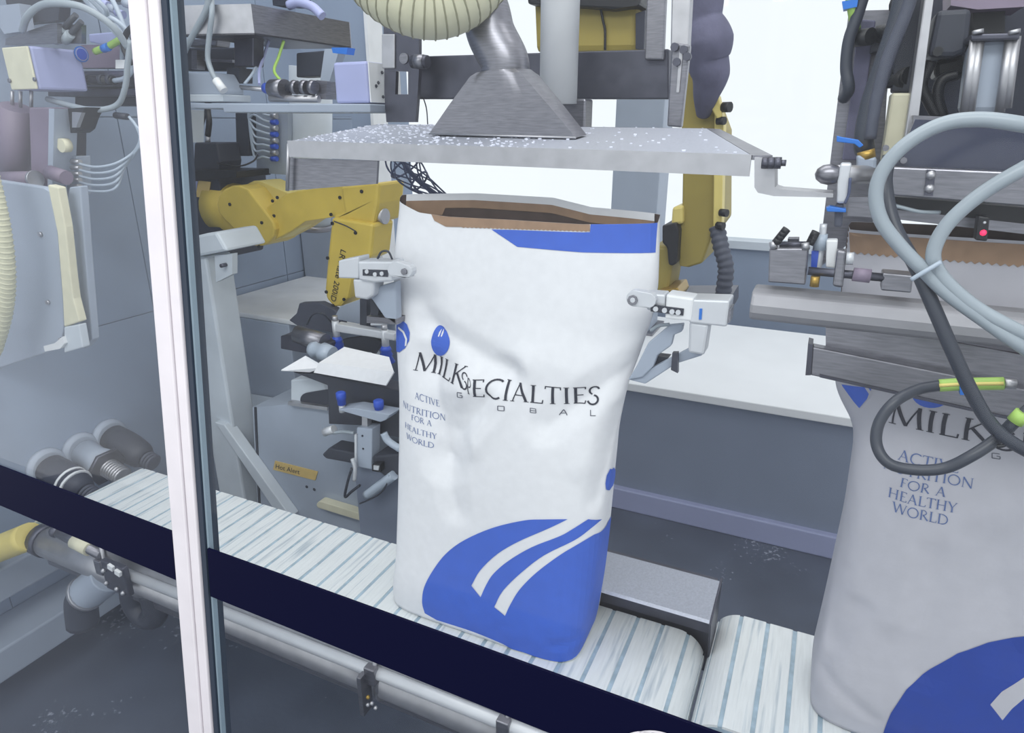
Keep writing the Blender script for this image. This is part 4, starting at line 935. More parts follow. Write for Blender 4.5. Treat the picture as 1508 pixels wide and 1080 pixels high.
for x in (126, 148, 160): G().pt([(x, 117, YA+.139), (x+5, 117.5, YA+.139)], .0125, 12).build('ring', 'dark', t)
G().pp([(120, 66), (190, 66), (190, 100), (100, 100)], YA+.22, .05).build('back_plate', 'mauve', t)
G().pp([(196, 45), (214, 45), (217, 150), (202, 150)], YA+.15, .08).build('upright', 'panel_grey', t, .003)
G().pp([(170, 88), (187, 88), (187, 101), (170, 101)], YA+.13, .004).build('tag', 'paint_white', t)
G().pp([(130, 50), (178, 46), (178, 62), (150, 66), (132, 62)], YA+.13, .05).build('valve_block', 'lilac', t, .003)
for x, y, x2, y2 in ((84, 52, 112, 22), (95, 60, 120, 32), (82, 60, 98, 48)):
    G().pt([(x, y, YA+.05), (x+(x2-x)*.35, y+(y2-y)*.35, YA+.05)], .011, 12).build('plug', 'cable_grey', t); G().pt([(x, y, YA+.05), (x2, y2, YA+.06)], .007, 10).build('plug_cable', 'cable_dark', t)
G().pt([(140, 76, YA+.1), (160, 68, YA+.1), (178, 58, YA+.1)], .008, 10).build('ground_tube', 'green', t); G().pt([(152, 72, YA+.095), (160, 69, YA+.095)], .0095, 10).build('tape', 'clip_blue', t)
def cabl(label, pts, r, m, name='cable', group=None, cat='cable', sub=8, n=10):
    return tag(G().pt(pts, r, n, sub).build(name, m), label, cat, group)
cabl('thick grey cable arching over the junction box to the upright', [(33, 45, YA+.02), (40, 25, YA), (60, 8, YA), (90, 5, YA), (125, 12, YA+.02), (165, 38, YA+.05), (188, 70, YA+.08)], .008, 'cable_grey')
cabl('pale cable sagging below the feeder arm', [(70, 146, YA+.05), (105, 156, YA+.05), (140, 162, YA+.06), (172, 155, YA+.08), (184, 130, YA+.08), (188, 95, YA+.08), (192, 60, YA+.08)], .007, 'cable_grey')
cabl('pale cable ending at the black rod of the feeder arm', [(168, 119, YA+.14), (184, 115, YA+.12), (195, 100, YA+.12), (192, 70, YA+.12), (175, 20, YA+.12), (160, -10, YA+.12)], .006, 'tube_clear')
cabl('black cable loop beside the upright near the mullion', [(215, 32, YA+.1), (198, 38, YA+.1), (186, 50, YA+.1), (182, 68, YA+.1), (188, 84, YA+.1), (194, 94, YA+.1)], .007, 'black')
for i, (lab, x0, x1) in enumerate((('uppermost of the pale tubes fanning from the top left', 118, 196), ('middle pale tube fanning from the top left', 126, 186), ('lowest pale tube fanning from the top left', 134, 178))):
    cabl(lab, [(x0, -8, YA+.06), (x0+22, 14, YA+.08), (x1-20, 34, YA+.1), (x1, 60, YA+.12), (x1+2, 90, YA+.14)], .0055, 'tube_clear', 'air_tube', 'pale air tubes', 'tube')
t = thing('ceiling_valve_bank', 'bank of grey valves and fittings at the top left edge', 'valve')
for i in range(7):
    x = 150+i*11; y = 4+(i % 3)*7; G().pt([(x, y, YA+.2), (x+10, y+4, YA+.2)], .010, 10).build('valve', 'panel_grey' if i % 2 else 'lilac', t)
G().pp([(60, -20), (225, -20), (225, 3), (60, 3)], YA+.24, .05).build('manifold_bar', 'steel', t)
G().pp([(0, -30), (90, -30), (86, 30), (40, 34), (0, 40)], YA+.14, .03).build('cover', 'dark', t)
G().pp([(0, 8), (28, 5), (34, 46), (6, 50), (0, 40)], YA+.1, .03).build('end_block', 'panel_grey', t)
# motor column below
t = thing('drive_column', 'mauve drive motor column hanging below the junction box', 'motor')
G().pt([(24, 158, 1.14), (22, 255, 1.14)], .036, 20).build('motor', 'mauve', t)
G().pp([(42, 158), (75, 158), (70, 282), (46, 282)], 1.12, .05).build('plate', 'mauve', t, .004)
G().pp([(72, 160), (80, 160), (77, 275), (70, 275)], 1.11, .06).build('edge_strip', 'panel_grey', t)
G().pp([(84, 160), (100, 162), (100, 245), (82, 250)], 1.18, .05).build('inner_plate', 'dark', t)
c = at(101, 214, 1.14); G().cyl(c, c-np.array((0, .02, 0)), .017, n=16).build('knob', 'cream', t)
G().pt([(3, 264, 1.09), (50, 264, 1.09)], .020, 14).build('roller', 'mauve', t); G().pt([(50, 264, 1.09), (53, 264, 1.09)], .022, 14).build('roller_cap', 'steel_bright', t)
G().pt([(74, 254, 1.10), (98, 262, 1.10)], .018, 14).build('roller', 'mauve', t)
G().pp([(100, 160), (125, 158), (118, 172), (112, 190), (104, 196)], 1.14, .05).build('lever', 'black', t)
G().pp([(106, 165), (120, 166), (112, 188), (106, 188)], 1.13, .01).build('lever_edge', 'steel_bright', t)
t = thing('air_manifold', 'vertical air manifold with tube fittings below the feeder', 'manifold')
G().pp([(96, 230), (112, 230), (114, 288), (98, 292)], 1.16, .04).build('block', 'panel_grey', t, .003)
for i in range(6):
    y = 238+i*9; G().pt([(106, y, 1.15), (118, y+.5, 1.15)], .0065, 8).build('fitting', 'steel_bright', t)
G().pt([(170, 170, 1.2), (188, 172, 1.2)], .008, 8).build('fitting', 'dark', t)
for i in range(5):
    y = 240+i*9
    cabl(['topmost', 'second', 'third', 'fourth', 'lowest'][i]+' clear tube sweeping from the wall manifold to the right', [(112, y, 1.15), (140, y+6, 1.15), (170, y+1, 1.17), (196-3*i, 225+i*5, 1.2), (206+i*1.5, 205, 1.2), (200, 185, 1.2), (190, 172, 1.2)], .0035, 'tube_clear', 'air_tube', 'clear tubes from the wall manifold', 'tube')
# big sheet panels on the left wall
t = thing('chute_panel', 'grey bolted sheet panel with pale folded edge on the left wall', 'panel')
YP = .98
G().pp([(-30, 262), (62, 276), (72, 282), (84, 340), (92, 440), (94, 480), (88, 512), (66, 520), (-30, 552)], YP, .02).build('sheet', 'panel_grey', t, .003)
G().pp([(70, 272), (85, 276), (96, 335), (104, 410), (108, 440), (117, 474), (94, 482), (92, 440), (84, 340)], YP-.01, .02).build('folded_edge', 'cream', t, .003)
G().pp([(94, 482), (116, 478), (122, 512), (94, 520)], YP-.012, .02).build('folded_foot', 'paint_light', t, .003)
G().pp([(98, 300), (102, 276), (118, 274), (126, 380), (136, 500), (124, 514), (116, 470), (106, 420)], YP+.03, .02).build('outer_sheet', 'panel_grey', t, .003)
for x, y, d in ((61, 345, 0), (72, 445, 0), (107, 341, .03), (117, 437, .03), (91, 500, -.012)): G().bolt(x, y, YP+d, .006, .006).build('bolt', 'steel_bright', t)
G().pp([(64, 510), (80, 506), (92, 496), (95, 506), (88, 514), (66, 518)], YP-.02, .01).build('drip_plate', 'paint_white', t)
t = thing('ribbed_hose', 'cream ribbed hose hanging at the left picture edge', 'hose')
P = [at(-30, 200, .9), at(-14, 260, .9), at(2, 330, .9), at(10, 400, .9), at(6, 460, .9), at(-10, 520, .9)]
G().tube(P, .017, 16, 10).build('hose', 'hose_cream', t)
S_ = spline(P, 9)
for k in range(1, len(S_)-1):
    d = S_[k+1]-S_[k-1]; d /= np.linalg.norm(d); G().rev(S_[k]-d*.0028, S_[k]+d*.0028, [(0, .0168), (.5, .0192), (1, .0168)], 16, False).build('rib', 'hose_cream', t)
# three hose outlets on the left wall
for lab, (px, py), kind in (('dark hose outlet on the left wall nearest the glass with white stripes', (68, 688), 0), ('grey hose outlet on the left wall between the two dark ones', (118, 664), 1), ('dark hose outlet on the left wall farthest from the glass', (160, 643), 2)):
    t = thing('wall_outlet', lab, 'outlet', 'hose outlets on the left wall')
    c = atx(px, py, -2.1); d = np.array((1, 0, -.30)); d /= np.linalg.norm(d)
    G().rev(c, c+np.array((.02, 0, 0)), [(0, .062), (.5, .060), (1, .05)], 24).build('flange', 'panel_grey', t)
    m_ = ('dark_blue', 'panel_grey', 'dark')[kind]
    e = c+np.array((.02, 0, 0))
    if kind != 1:
        G().rev(e, e+d*.16, [(0, .046), (.3, .05), (.55, .05), (.85, .044), (1, .03)], 20).build('boot', m_, t)
        q = e+d*.15
        for i in range(4): G().rev(q+d*(.012*i), q+d*(.012*i+.009), [(0, .024), (.5, .030), (1, .024)], 16).build('rib', 'rubber_grey', t)
        if kind == 0:
            for i in range(2): k = e+d*(.09+.022*i); G().rev(k, k+d*.008, [(0, .051), (.5, .0525), (1, .051)], 20).build('band', 'paint_white', t)
    else:
        G().rev(e, e+d*.10, [(0, .044), (.5, .042), (1, .055)], 20).build('sleeve', m_, t)
        G().cyl(e+d*.10, e+d*.112, .064, n=6).build('collar', 'steel_dark', t)
        for i in range(7): G().rev(e+d*(.112+.01*i), e+d*(.112+.01*i+.008), [(0, .026), (.5, .032), (1, .026)], 16).build('rib', 'steel_bright', t)
# ================================================================== UPPER CENTRE LEFT
t = thing('steel_tray', 'shallow stainless tray hanging at the top left of the hood', 'tray')
C0 = at(375, 51, 1.45); z0 = C0[2]; Rr = atz(518, 71, z0); Ll = atz(262, 53, z0); hh = at(375, 5, 1.45)[2]-z0
Bk = Rr+Ll-C0
G().prism([C0, Rr, Bk, Ll], (0, 0, .004)).build('bottom', 'steel_dark', t)
def tw(a, b, inn, m='steel'):
    a = np.array(a); b = np.array(b); n_ = np.cross(b-a, (0, 0, 1)); n_ = n_/np.linalg.norm(n_)*.004*inn; return G().prism([a, b, b+np.array((0, 0, hh)), a+np.array((0, 0, hh))], n_).build('side', m, t)
tw(C0, Rr, -1); tw(Ll, C0, -1, 'steel_bright'); tw(Rr, Bk, -1); tw(Bk, Ll, -1)
u1 = (Rr-C0); u2 = (Ll-C0)
pc = C0+u1*.3+u2*.2
G().tube([at(425, 8, 1.6), at(440, 4, 1.6), at(460, 10, 1.6), at(475, 24, 1.6)], .012, 10).build('cable', 'lilac', t)
G().pp([(400, -10), (440, -10), (438, 9), (402, 8)], 1.6, .05).build('clip', 'dark_blue', t)
t = thing('tray_bracket', 'dark steel brackets hanging under the stainless tray', 'bracket')
G().pp([(344, 52), (373, 54), (373, 98), (345, 98)], 1.5, .04).build('bracket', 'steel_dark', t, .003)
G().pp([(268, 58), (320, 56), (318, 68), (268, 68)], 1.5, .05).build('bracket', 'steel', t, .003)
G().pp([(264, 70), (345, 70), (345, 104), (264, 104)], 1.62, .05).build('gearbox', 'dark', t, .004)
G().pp([(282, 74), (290, 74), (290, 102), (282, 102)], 1.58, .03).build('rod', 'steel', t); G().pp([(300, 86), (342, 88), (342, 92), (300, 90)], 1.58, .03).build('rod', 'steel', t)
G().pp([(436, 78), (482, 74), (482, 112), (436, 114)], 1.62, .05).build('plate', 'dark', t, .004)
G().pp([(478, 72), (500, 72), (482, 130), (470, 130)], 1.55, .03).build('strap', 'panel_grey', t)
G().pp([(334, 100), (352, 100), (352, 122), (334, 122)], 1.5, .05).build('block', 'dark', t)
G().pp([(488, 70), (512, 70), (510, 80), (490, 78)], 1.46, .03).build('clip', 'clip_blue', t)
t = thing('sensor_block', 'pale grey terminal block with two white plugs left of the tray', 'block')
G().pp([(262, 107), (312, 107), (326, 132), (326, 140), (262, 140)], 1.42, .08).build('body', 'panel_grey', t, .004)
G().pp([(262, 139), (328, 139), (328, 150), (262, 150)], 1.41, .1).build('base', 'paint_light', t, .003)
for x, y, x2, y2 in ((268, 113, 272, 126), (318, 118, 330, 134)): G().pt([(x, y, 1.40), (x2, y2, 1.40)], .011, 12).build('plug', 'paint_white', t)
cabl('left grey cable dropping to the terminal block beside the mullion', [(308, -10, 1.4), (304, 14, 1.4), (288, 45, 1.4), (272, 75, 1.4), (267, 100, 1.4), (268, 114, 1.4)], .008, 'cable_grey', 'cable', 'grey cables into the terminal block')
cabl('right grey cable dropping to the terminal block under the tray', [(311, -10, 1.42), (312, 20, 1.4), (308, 55, 1.4), (306, 85, 1.4), (312, 106, 1.4), (319, 119, 1.4)], .007, 'cable_grey', 'cable', 'grey cables into the terminal block')
t = thing('support_shelf', 'long pale shelf plate carrying the lilac box above the robot', 'shelf')
G().pp([(262, 152), (545, 153), (545, 166), (330, 166), (328, 160), (262, 160)], 1.40, .16).build('plate', 'panel_grey', t, .003)
G().pp([(262, 162), (280, 162), (280, 210), (266, 210)], 1.5, .05).build('bracket', 'paint_light', t)
t = thing('lilac_box', 'pale lilac control box on the shelf left of the hood', 'box')
a = at(490, 92, 1.42); b = at(543, 152, 1.42)
G().box(a[0], b[0], 1.42, 1.56, b[2], a[2]).build('body', 'lilac', t, .006)
xr2 = b[0]
G().prism([(xr2+.001, 1.425, b[2]+.002), (xr2+.001, 1.555, b[2]+.002), (xr2+.001, 1.555, a[2]-.002), (xr2+.001, 1.425, a[2]-.002)], (.003, 0, 0)).build('side_cover', 'paint_white', t)
for i in range(10):
    y_ = 1.44+.1*random.random(); z_ = b[2]+(a[2]-b[2])*(.08+.085*i); G().cyl((xr2+.004, y_, z_), (xr2+.0065, y_, z_+.001), .004, n=8).build('vent_hole', 'dark', t)
t = thing('air_cylinder', 'small steel air cylinder with fittings under the stainless tray', 'cylinder')
c0 = at(396, 131, 1.45); G().pt([(392, 130, 1.47), (402, 131, 1.45)], .014, 14).build('end_cap', 'cup_blue', t)
G().pt([(402, 131, 1.46), (420, 131, 1.45)], .024, 16).build('head', 'steel', t); G().pt([(420, 129, 1.46), (462, 133, 1.47)], .013, 14).build('barrel', 'dark', t)
G().pt([(398, 145, 1.45), (470, 146, 1.46)], .009, 10).build('rod', 'steel_bright', t)
for x in (432, 446, 458): G().pt([(x, 128, 1.45), (x+6, 129, 1.45)], .017, 12).build('ring', 'steel', t)
G().pp([(466, 118), (482, 120), (480, 146), (466, 146)], 1.47, .04).build('bracket', 'steel', t)
G().pt([(345, 128, 1.5), (392, 132, 1.48)], .006, 8).build('piston_rod', 'steel_bright', t)
for i, (lab, x, m_) in enumerate((('leftmost pale tube dropping behind the tray to the cylinder', 380, 'tube_clear'), ('middle blue tube dropping behind the tray to the cylinder', 388, 'lilac'), ('rightmost green tube dropping behind the tray to the cylinder', 410, 'green'))):
    cabl(lab, [(x+8, 60, 1.56), (x, 85, 1.54), (x-6, 105, 1.5), (x-20+14*i, 124, 1.47)], .004, m_, 'air_tube', 'tubes behind the tray', 'tube')
t = thing('white_tank', 'pale upright cylinder tank behind the hood plate edge', 'tank')
G().cyl(at(458, 330, 1.95), at(458, 100, 1.95), .072, n=28).build('shell', 'paint_light', t)
G().cyl(at(458, 336, 1.95), at(458, 328, 1.95), .078, n=28).build('foot_ring', 'steel', t)
t = thing('tube_manifold', 'upright grey manifold plate with a row of blue fittings above the robot', 'manifold')
G().pp([(377, 166), (424, 166), (424, 258), (378, 254)], 1.86, .02).build('plate', 'panel_grey', t)
for i in range(8):
    y = 171+i*9; G().pt([(400, y, 1.84), (408, y, 1.84)], .009, 8).build('fitting', 'cup_blue' if i % 2 else 'steel_bright', t)
    G().pt([(400, y, 1.84), (388, y-3, 1.83), (374, y-12+i, 1.83), (366, 175-i, 1.83), (368, 160, 1.83)], .004, 8).build('tube', 'tube_clear', t)
G().pp([(346, 166), (368, 166), (366, 230), (348, 230)], 1.84, .04).build('valve_body', 'dark', t, .004)
cabl('thin black wire from the robot base to the tube manifold', [(320, 240, 1.74), (350, 245, 1.76), (372, 238, 1.8), (380, 228, 1.82)], .003, 'black', 'wire', None, 'wire')

# ================================================================== BAG CLOSING MACHINE AT RIGHT
t = thing('closing_machine', 'dark steel bag closing machine frame above the grey bag', 'machine')
G().pp([(1250, 16), (1322, 14), (1306, 140), (1300, 250), (1285, 330), (1206, 395), (1212, 330), (1226, 210)], 1.17, .015).build('side_plate', 'steel', t)
G().pp([(1264, 28), (1290, 30), (1276, 130), (1262, 236), (1240, 236), (1252, 150)], 1.13, .03).build('strap', 'jacket', t, .002)
G().pp([(1320, -40), (1366, -40), (1356, 40), (1344, 136), (1314, 136), (1318, 60)], 1.10, .05).build('mount_plate', 'dark', t, .003)
G().pp([(1366, -40), (1380, -40), (1352, 180), (1338, 240), (1326, 240), (1342, 135)], 1.06, .05).build('upright_edge', 'steel_bright', t, .002)
G().pp([(1313, 137), (1342, 137), (1326, 240), (1298, 240)], 1.08, .05).build('upright_bar', 'cream', t, .003)
for x, y in ((1258, 57), (1294, 50), (1311, 113), (1306, 118), (1318, 8)):
    c = at(x, y, 1.12); G().cyl(c, c+np.array((.02, -.02, 0)), .011, n=12).build('bolt', 'black', t)
G().pp([(1285, 40), (1300, 38), (1298, 75), (1280, 80), (1284, 60)], 1.12, .04).build('pivot', 'dark', t, .003)
G().pp([(1380, -40), (1600, -40), (1600, 250), (1345, 250), (1352, 180)], 1.24, .02).build('dark_backing', 'dark_blue', t)  # dark sheet standing in for the black shadows inside the machine
G().pp([(1380, 15), (1432, 12), (1425, 76), (1404, 84), (1366, 84)], 1.08, .06).build('gear_cover', 'dark', t, .006)
G().pp([(1404, 84), (1424, 78), (1430, 112), (1376, 116), (1376, 90)], 1.12, .06).build('motor', 'black', t, .006)
G().bolt(1381, 76, 1.08, .006, .003).build('screw', 'black', t)
G().pp([(1400, -30), (1508, -30), (1508, 10), (1440, 14), (1400, 8)], 1.12, .08).build('head_block', 'mauve', t)
G().pp([(1432, 14), (1480, 14), (1480, 48), (1434, 50)], 1.15, .05).build('bracket', 'black', t)
G().pp([(1348, 176), (1900, 198), (1900, 277), (1316, 248)], 1.02, .012).build('cover', 'smoked', t)
G().pp([(1345, 170), (1395, 172), (1395, 180), (1345, 180)], 1.04, .03).build('shelf', 'steel', t)
G().pp([(1314, 246), (1900, 271), (1900, 337), (1312, 288)], .985, .03).build('upper_beam', 'steel', t, .002)
G().pp([(1365, 250), (1378, 251), (1374, 289), (1361, 288)], .982, .003).build('bolt_plate', 'steel_dark', t)
for x, y in ((1371, 258), (1369, 278)): c = at(x, y, .982); G().sph(c, .0055, 10).build('bolt', 'steel_bright', t)
G().pp([(1310, 289), (1900, 340), (1900, 373), (1310, 308)], 1.03, .02).build('under_shade', 'black', t)  # black strip painted in for the shade below the beam
G().pp([(1250, 290), (1312, 290), (1900, 372), (1900, 390), (1310, 322), (1248, 318)], 1.035, .012).build('press_bar', 'steel', t)
for x, y in ((1304, 218), (1322, 224), (1330, 236), (1307, 240)): G().bolt(x, y, 1.02, .004, .01).build('bolt', 'steel', t)
xe = at(1880, 300, 1.0)[0]
G().box(xe-.03, xe+.05, .985, 1.12, 1.2, 2.5).build('end_column', 'steel_dark', t, .004); G().box(xe-.03, xe+.05, 1.28, 1.36, 0, 2.5).build('rear_column', 'steel_dark', t, .004)
G().box(at(1380, 0, 1.26)[0], xe, 1.26, 1.30, 1.95, 2.05).build('head_beam', 'steel_dark', t)
# air cylinder with two bright rods
t = thing('air_cylinder', 'upright grey air cylinder with bright tie rods at top right', 'cylinder')
G().pp([(1432, 58), (1490, 54), (1478, 168), (1418, 168)], 1.05, .06).build('barrel', 'panel_grey', t, .008)
for q in ((1436, 56, 1420, 166), (1443, 56, 1428, 166), (1488, 54, 1472, 166), (1496, 54, 1482, 160)):
    G().pt([(q[0], q[1], 1.04), (q[2], q[3], 1.04)], .0055, 10).build('tie_rod', 'steel_bright', t)
G().pp([(1430, 50), (1502, 48), (1502, 58), (1430, 60)], 1.03, .08).build('end_cap', 'steel_dark', t, .002)
for x in (1440, 1494): G().pt([(x, 44, 1.03), (x, 50, 1.03)], .006, 8).build('nut', 'steel_bright', t)
cabl('thick black hose running down the closing machine side plate', [(1336, -20, 1.06), (1320, 40, 1.06), (1296, 110, 1.06), (1280, 160, 1.06), (1272, 205, 1.06), (1274, 222, 1.07)], .013, 'cable_dark', 'hose', None, 'hose')
cabl('thinner black hose beside the thick one on the side plate', [(1346, -20, 1.05), (1332, 25, 1.05), (1306, 90, 1.05), (1290, 150, 1.05), (1281, 205, 1.05)], .008, 'rubber_grey', 'hose', None, 'hose')
cabl('dark cable along the outer edge of the side plate', [(1276, -20, 1.1), (1262, 25, 1.1), (1250, 60, 1.1), (1246, 100, 1.1), (1250, 130, 1.1), (1242, 145, 1.12)], .008, 'cable_dark')
cabl('black cable loop inside the closing machine beside the motor', [(1372, 90, 1.1), (1358, 125, 1.1), (1368, 150, 1.1), (1380, 172, 1.1)], .007, 'black', 'cable', 'black cables inside the machine')
cabl('black cable arch inside the closing machine below the motor', [(1410, 110, 1.1), (1390, 116, 1.1), (1382, 130, 1.1), (1382, 150, 1.1), (1390, 176, 1.1)], .007, 'black', 'cable', 'black cables inside the machine')
t = thing('ground_lead', 'short green and yellow ground lead with blue clip at the side plate top', 'cable')
G().pt([(1252, -10, 1.1), (1256, 15, 1.1), (1260, 42, 1.12)], .007, 10).build('lead', 'green', t); G().pp([(1240, 2), (1264, -2), (1262, 10), (1242, 14)], 1.09, .02).build('clip', 'clip_blue', t)
# swing lever with knob and blue clips
t = thing('swing_lever', 'steel swing lever with round knob and blue clips at the machine edge', 'lever')
c = at(1221, 257, 1.0); c2 = at(1285, 257, 1.04)
G().cyl(c, c2, .012, n=16).build('pivot_shaft', 'steel_bright', t); G().sph(c, .0135, 12, (1.3, 1, 1)).build('knob', 'steel', t)
G().pp([(1238, 240), (1255, 240), (1250, 265), (1246, 300), (1232, 300), (1233, 268)], .99, .02).build('lever', 'alum', t, .003)
G().pp([(1230, 300), (1243, 300), (1240, 335), (1228, 335)], .995, .02).build('strap', 'rubber_grey', t, .003)
G().pp([(1232, 200), (1240, 202), (1264, 206), (1272, 214), (1266, 218), (1258, 212), (1232, 209)], .99, .012).build('clip', 'clip_blue', t, .001)
G().pp([(1216, 306), (1222, 304), (1246, 308), (1246, 313), (1218, 312)], .985, .02).build('clip', 'clip_blue', t, .001)
G().pt([(1275, 222, 1.04), (1277, 234, 1.04)], .011, 10).build('brass_fitting', 'brass', t)
G().pp([(1262, 228), (1292, 232), (1290, 262), (1262, 252)], 1.03, .04).build('bearing', 'panel_grey', t, .004)
G().pt([(1213, 330, .99), (1209, 365, .99), (1203, 405, .99)], .0045, 8).build('rod', 'alum', t); G().pt([(1209, 345, .99), (1207, 368, .99)], .009, 10).build('rod_sleeve', 'tube_clear', t)
G().pt([(1252, 262, .985), (1250, 285, .985), (1244, 300, .985)], .002, 6).build('wire', 'sleeve', t)
# lower guide beam and its fittings
t = thing('guide_beam', 'wide rounded stainless guide beam across the grey bag', 'beam')
def beam_prof(y0, z0, h, r, n=6):      # rounded front, section in Y-Z
    pts = [(y0+.09, z0+h*.9)]
    for i in range(n+1): a_ = math.pi/2+math.pi/2*i/n; pts.append((y0+r+r*math.cos(a_), z0+h-r+r*math.sin(a_)))
    pts += [(y0, z0+.0), (y0+.004, z0), (y0+.004, z0+h-r)]
    return pts
p0 = at(1106, 436, .95); zt_ = at(1106, 419, .99)[2]; zb_ = at(1300, 497, .95)[2]
g = G(); pts = beam_prof(.95, zb_, zt_-zb_, .02)
sec = [(y_, z_) for y_, z_ in pts]
g.prism([(p0[0], y_, z_) for y_, z_ in [(1.0, zt_), (.97, zt_), (.957, zt_-.006), (.95, zt_-.02), (.95, zb_+.014), (.956, zb_+.003), (.968, zb_), (1.0, zb_)]], (1.2, 0, 0)).build('beam', 'steel_matte', t, .006)
G().pp([(1216, 470), (1900, 595), (1900, 663), (1340, 545), (1216, 520)], .972, .006).build('guard_sheet', 'steel', t)
G().pp([(1196, 511), (1900, 652), (1900, 704), (1193, 553)], .955, .02).build('lower_bar', 'steel', t, .002)
G().pp([(1190, 506), (1197, 508), (1194, 553), (1186, 553)], .953, .03).build('bar_end', 'steel_dark', t)
G().pp([(1207, 552), (1900, 707), (1900, 711), (1207, 556)], .952, .02).build('bar_lip', 'steel_dark', t)
t = thing('chain_block', 'square steel block with black chains on the guide beam left end', 'block')
Yb = .965
G().pp([(1133, 366), (1190, 366), (1186, 420), (1131, 416)], Yb, .045).build('body', 'steel', t, .002)
G().pp([(1160, 352), (1176, 352), (1176, 366), (1160, 366)], Yb+.03, .02).build('rear_body', 'steel_dark', t)
for i in range(4):
    G().pt([(1142+i*4, 358-i*5, Yb+.0), (1147+i*4, 352-i*5, Yb+.0)], .0055, 8).build('chain_link', 'black', t); G().pt([(1192+i*2, 360-i*4, Yb+.01), (1196+i*2, 353-i*4, Yb+.01)], .0055, 8).build('chain_link', 'black', t)
G().pt([(1148, 360, Yb+.02), (1190, 360, Yb+.02)], .004, 8).build('chain_bar', 'steel_dark', t)
G().pt([(1138, 356, Yb), (1140, 366, Yb)], .005, 8).build('pin', 'steel_bright', t); G().pt([(1186, 358, Yb), (1187, 368, Yb)], .005, 8).build('pin', 'steel_bright', t)
t = thing('feed_shaft', 'thin steel drive shaft with collars above the guide beam', 'shaft')
G().pt([(1190, 399, .965), (1302, 409, .965)], .0055, 10).build('shaft', 'steel_dark', t)
G().pt([(1256, 404, .965), (1282, 407, .965)], .009, 12).build('collar', 'mauve', t)
G().pp([(1300, 402), (1345, 406), (1342, 432), (1297, 428)], .96, .03).build('bearing_block', 'steel', t, .002)
G().pp([(1233, 368), (1247, 370), (1241, 425), (1226, 422)], .955, .02).build('post', 'steel', t, .003)
G().pp([(1217, 354), (1234, 354), (1230, 396), (1216, 394)], .975, .02).build('white_guide', 'paint_white', t, .002)
G().pt([(1246, 381, .96), (1257, 381, .96)], .008, 10).build('knob', 'alum', t)
G().pt([(1201, 407, .96), (1199, 422, .96)], .006, 10).build('brass_fitting', 'brass', t)
G().pp([(1195, 370), (1206, 368), (1202, 402), (1194, 402)], .985, .02).build('blue_block', 'cup_blue', t)
t = thing('photo_sensor', 'small black sensor with glowing red light before the grey bag', 'sensor')
G().pp([(1441, 318), (1458, 320), (1454, 356), (1436, 354)], .99, .02).build('body', 'black', t, .002)
c = at(1448, 343, .99); G().sph(c, .0038, 8).build('light', 'led', t); c = at(1450, 328, .99); G().sph(c, .0018, 8).build('lens', 'alum', t)
tag(G().pp([(1484, 474), (1560, 500), (1560, 540), (1510, 512), (1490, 496)], 1.0, .03).build('red_cover', 'red', None, .003), 'dark red cover at the right edge above the guide beam', 'cover')
cabl('pale thin wire under the upper beam of the closing machine', [(1314, 302, 1.0), (1330, 306, 1.0), (1355, 312, 1.0), (1384, 313, 1.01)], .0025, 'cable_grey', 'wire', None, 'wire')
# loose cables hanging in front
CY = .80
cabl('light grey cable arching from the right edge over the closing machine', [(1900, 150, CY+.15), (1700, 210, CY+.1), (1580, 200, CY+.02), (1508, 184, CY), (1440, 176, CY), (1385, 184, CY), (1335, 212, CY), (1302, 248, CY), (1290, 285, CY), (1298, 325, CY), (1325, 362, CY), (1360, 398, CY), (1395, 432, CY), (1450, 472, CY), (1508, 512, CY), (1600, 570, CY+.03), (1720, 600, CY+.12)], .0072, 'cable_grey')
cabl('light grey cable descending diagonally from the right edge to the tie', [(1900, 120, CY+.15), (1680, 175, CY+.08), (1580, 212, CY+.02), (1508, 248, CY), (1445, 286, CY), (1400, 325, CY), (1378, 360, CY), (1376, 388, CY), (1396, 418, CY), (1440, 455, CY), (1508, 492, CY), (1600, 535, CY+.03), (1720, 570, CY+.12)], .0072, 'cable_grey')
cabl('dark cable falling from the tie across the grey bag', [(1310, 230, CY+.06), (1304, 270, CY+.05), (1316, 330, CY+.03), (1348, 392, CY+.015), (1378, 460, CY+.005), (1404, 520, CY), (1432, 580, CY), (1462, 628, CY), (1508, 662, CY), (1580, 690, CY+.02), (1700, 690, CY+.12)], .0072, 'cable_dark')
t = thing('ground_loop', 'black looped ground lead with green end sleeve and blue clip before the grey bag', 'cable')
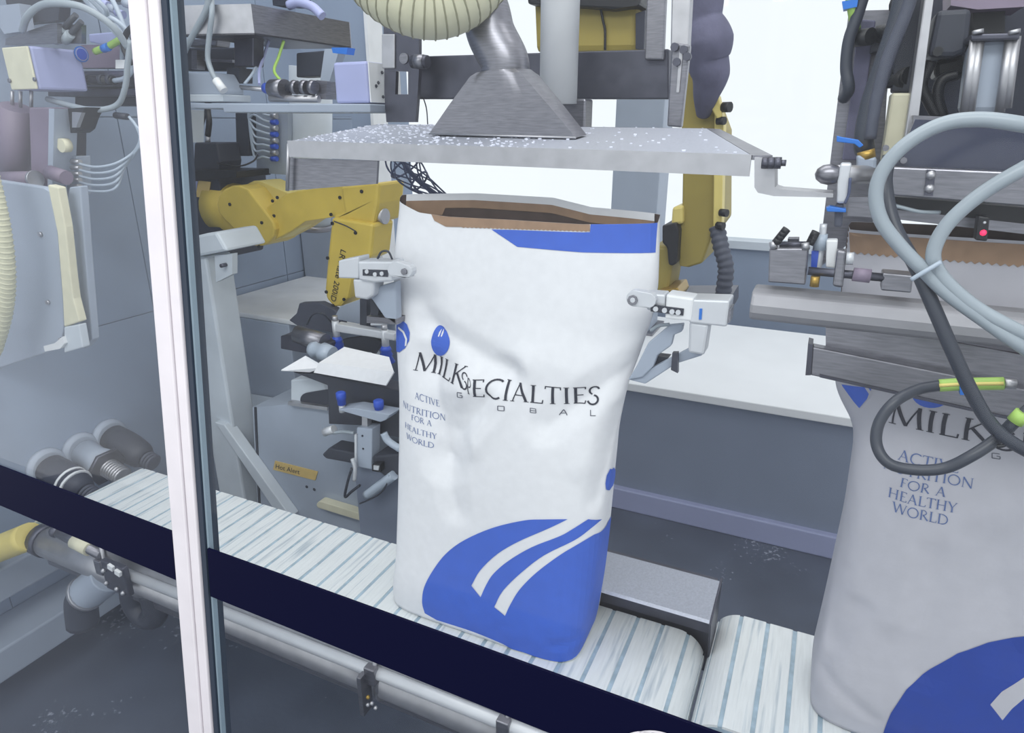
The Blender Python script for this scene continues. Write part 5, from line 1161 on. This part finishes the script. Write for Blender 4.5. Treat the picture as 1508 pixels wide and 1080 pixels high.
G().pt([(1384, 568, CY+.06), (1352, 574, CY+.05), (1318, 592, CY+.03), (1295, 622, CY+.02), (1291, 655, CY+.01), (1308, 682, CY), (1345, 692, CY), (1390, 690, CY), (1430, 672, CY), (1470, 645, CY+.01), (1500, 616, CY+.01), (1540, 590, CY+.03), (1600, 590, CY+.12)], .0065, 12, 10).build('cable', 'cable_dark', t)
G().pt([(1383, 568, CY+.06), (1420, 566, CY+.06), (1478, 565, CY+.06)], .0074, 12).build('green_sleeve', 'green', t)
G().pt([(1383, 568, CY+.0535), (1420, 566, CY+.0535), (1478, 565, CY+.0535)], .0022, 6).build('yellow_stripe', 'yellow_pale', t)
G().pp([(1413, 560), (1423, 560), (1422, 582), (1414, 582)], CY+.05, .02).build('clip', 'clip_blue', t)
G().pt([(1478, 565, CY+.06), (1496, 567, CY+.06)], .006, 10).build('lug', 'steel_bright', t); G().pt([(1494, 622, CY+.008), (1508, 608, CY+.008)], .0082, 10).build('green_sleeve', 'green', t)
G().pt([(1462, 640, CY-.004), (1478, 642, CY-.004), (1480, 655, CY-.004), (1468, 658, CY-.004)], .002, 6).build('cable_tie', 'black', t)
tag(G().pt([(1342, 412, CY-.012), (1362, 400, CY-.014), (1386, 386, CY-.012)], .0025, 6).build('cable_tie', 'tube_clear'), 'clear plastic tie binding the two light grey cables', 'cable tie')

# ================================================================== origins: every thing stands on its own base point
def settle():
    bpy.context.view_layer.update()
    for o in [o for o in COL.objects if o.parent is None and o.type in ('EMPTY', 'MESH')]:
        if o.get('kind') == 'structure' and o.type == 'EMPTY' and not o.children: continue
        lo = np.full(3, 1e9); hi = -lo
        stack = [o]
        while stack:
            k = stack.pop(); stack += list(k.children)
            if k.type == 'MESH':
                for c in k.bound_box:
                    p = np.array(k.matrix_world @ Vector(c)); lo = np.minimum(lo, p); hi = np.maximum(hi, p)
        if lo[0] > 1e8: continue
        loc = Vector(((lo[0]+hi[0])/2, (lo[1]+hi[1])/2, lo[2]))
        if o.type == 'MESH': o.data.transform(Matrix.Translation(-loc))
        o.location = loc
        for c in o.children: c.location = Vector(c.location)-loc
settle()
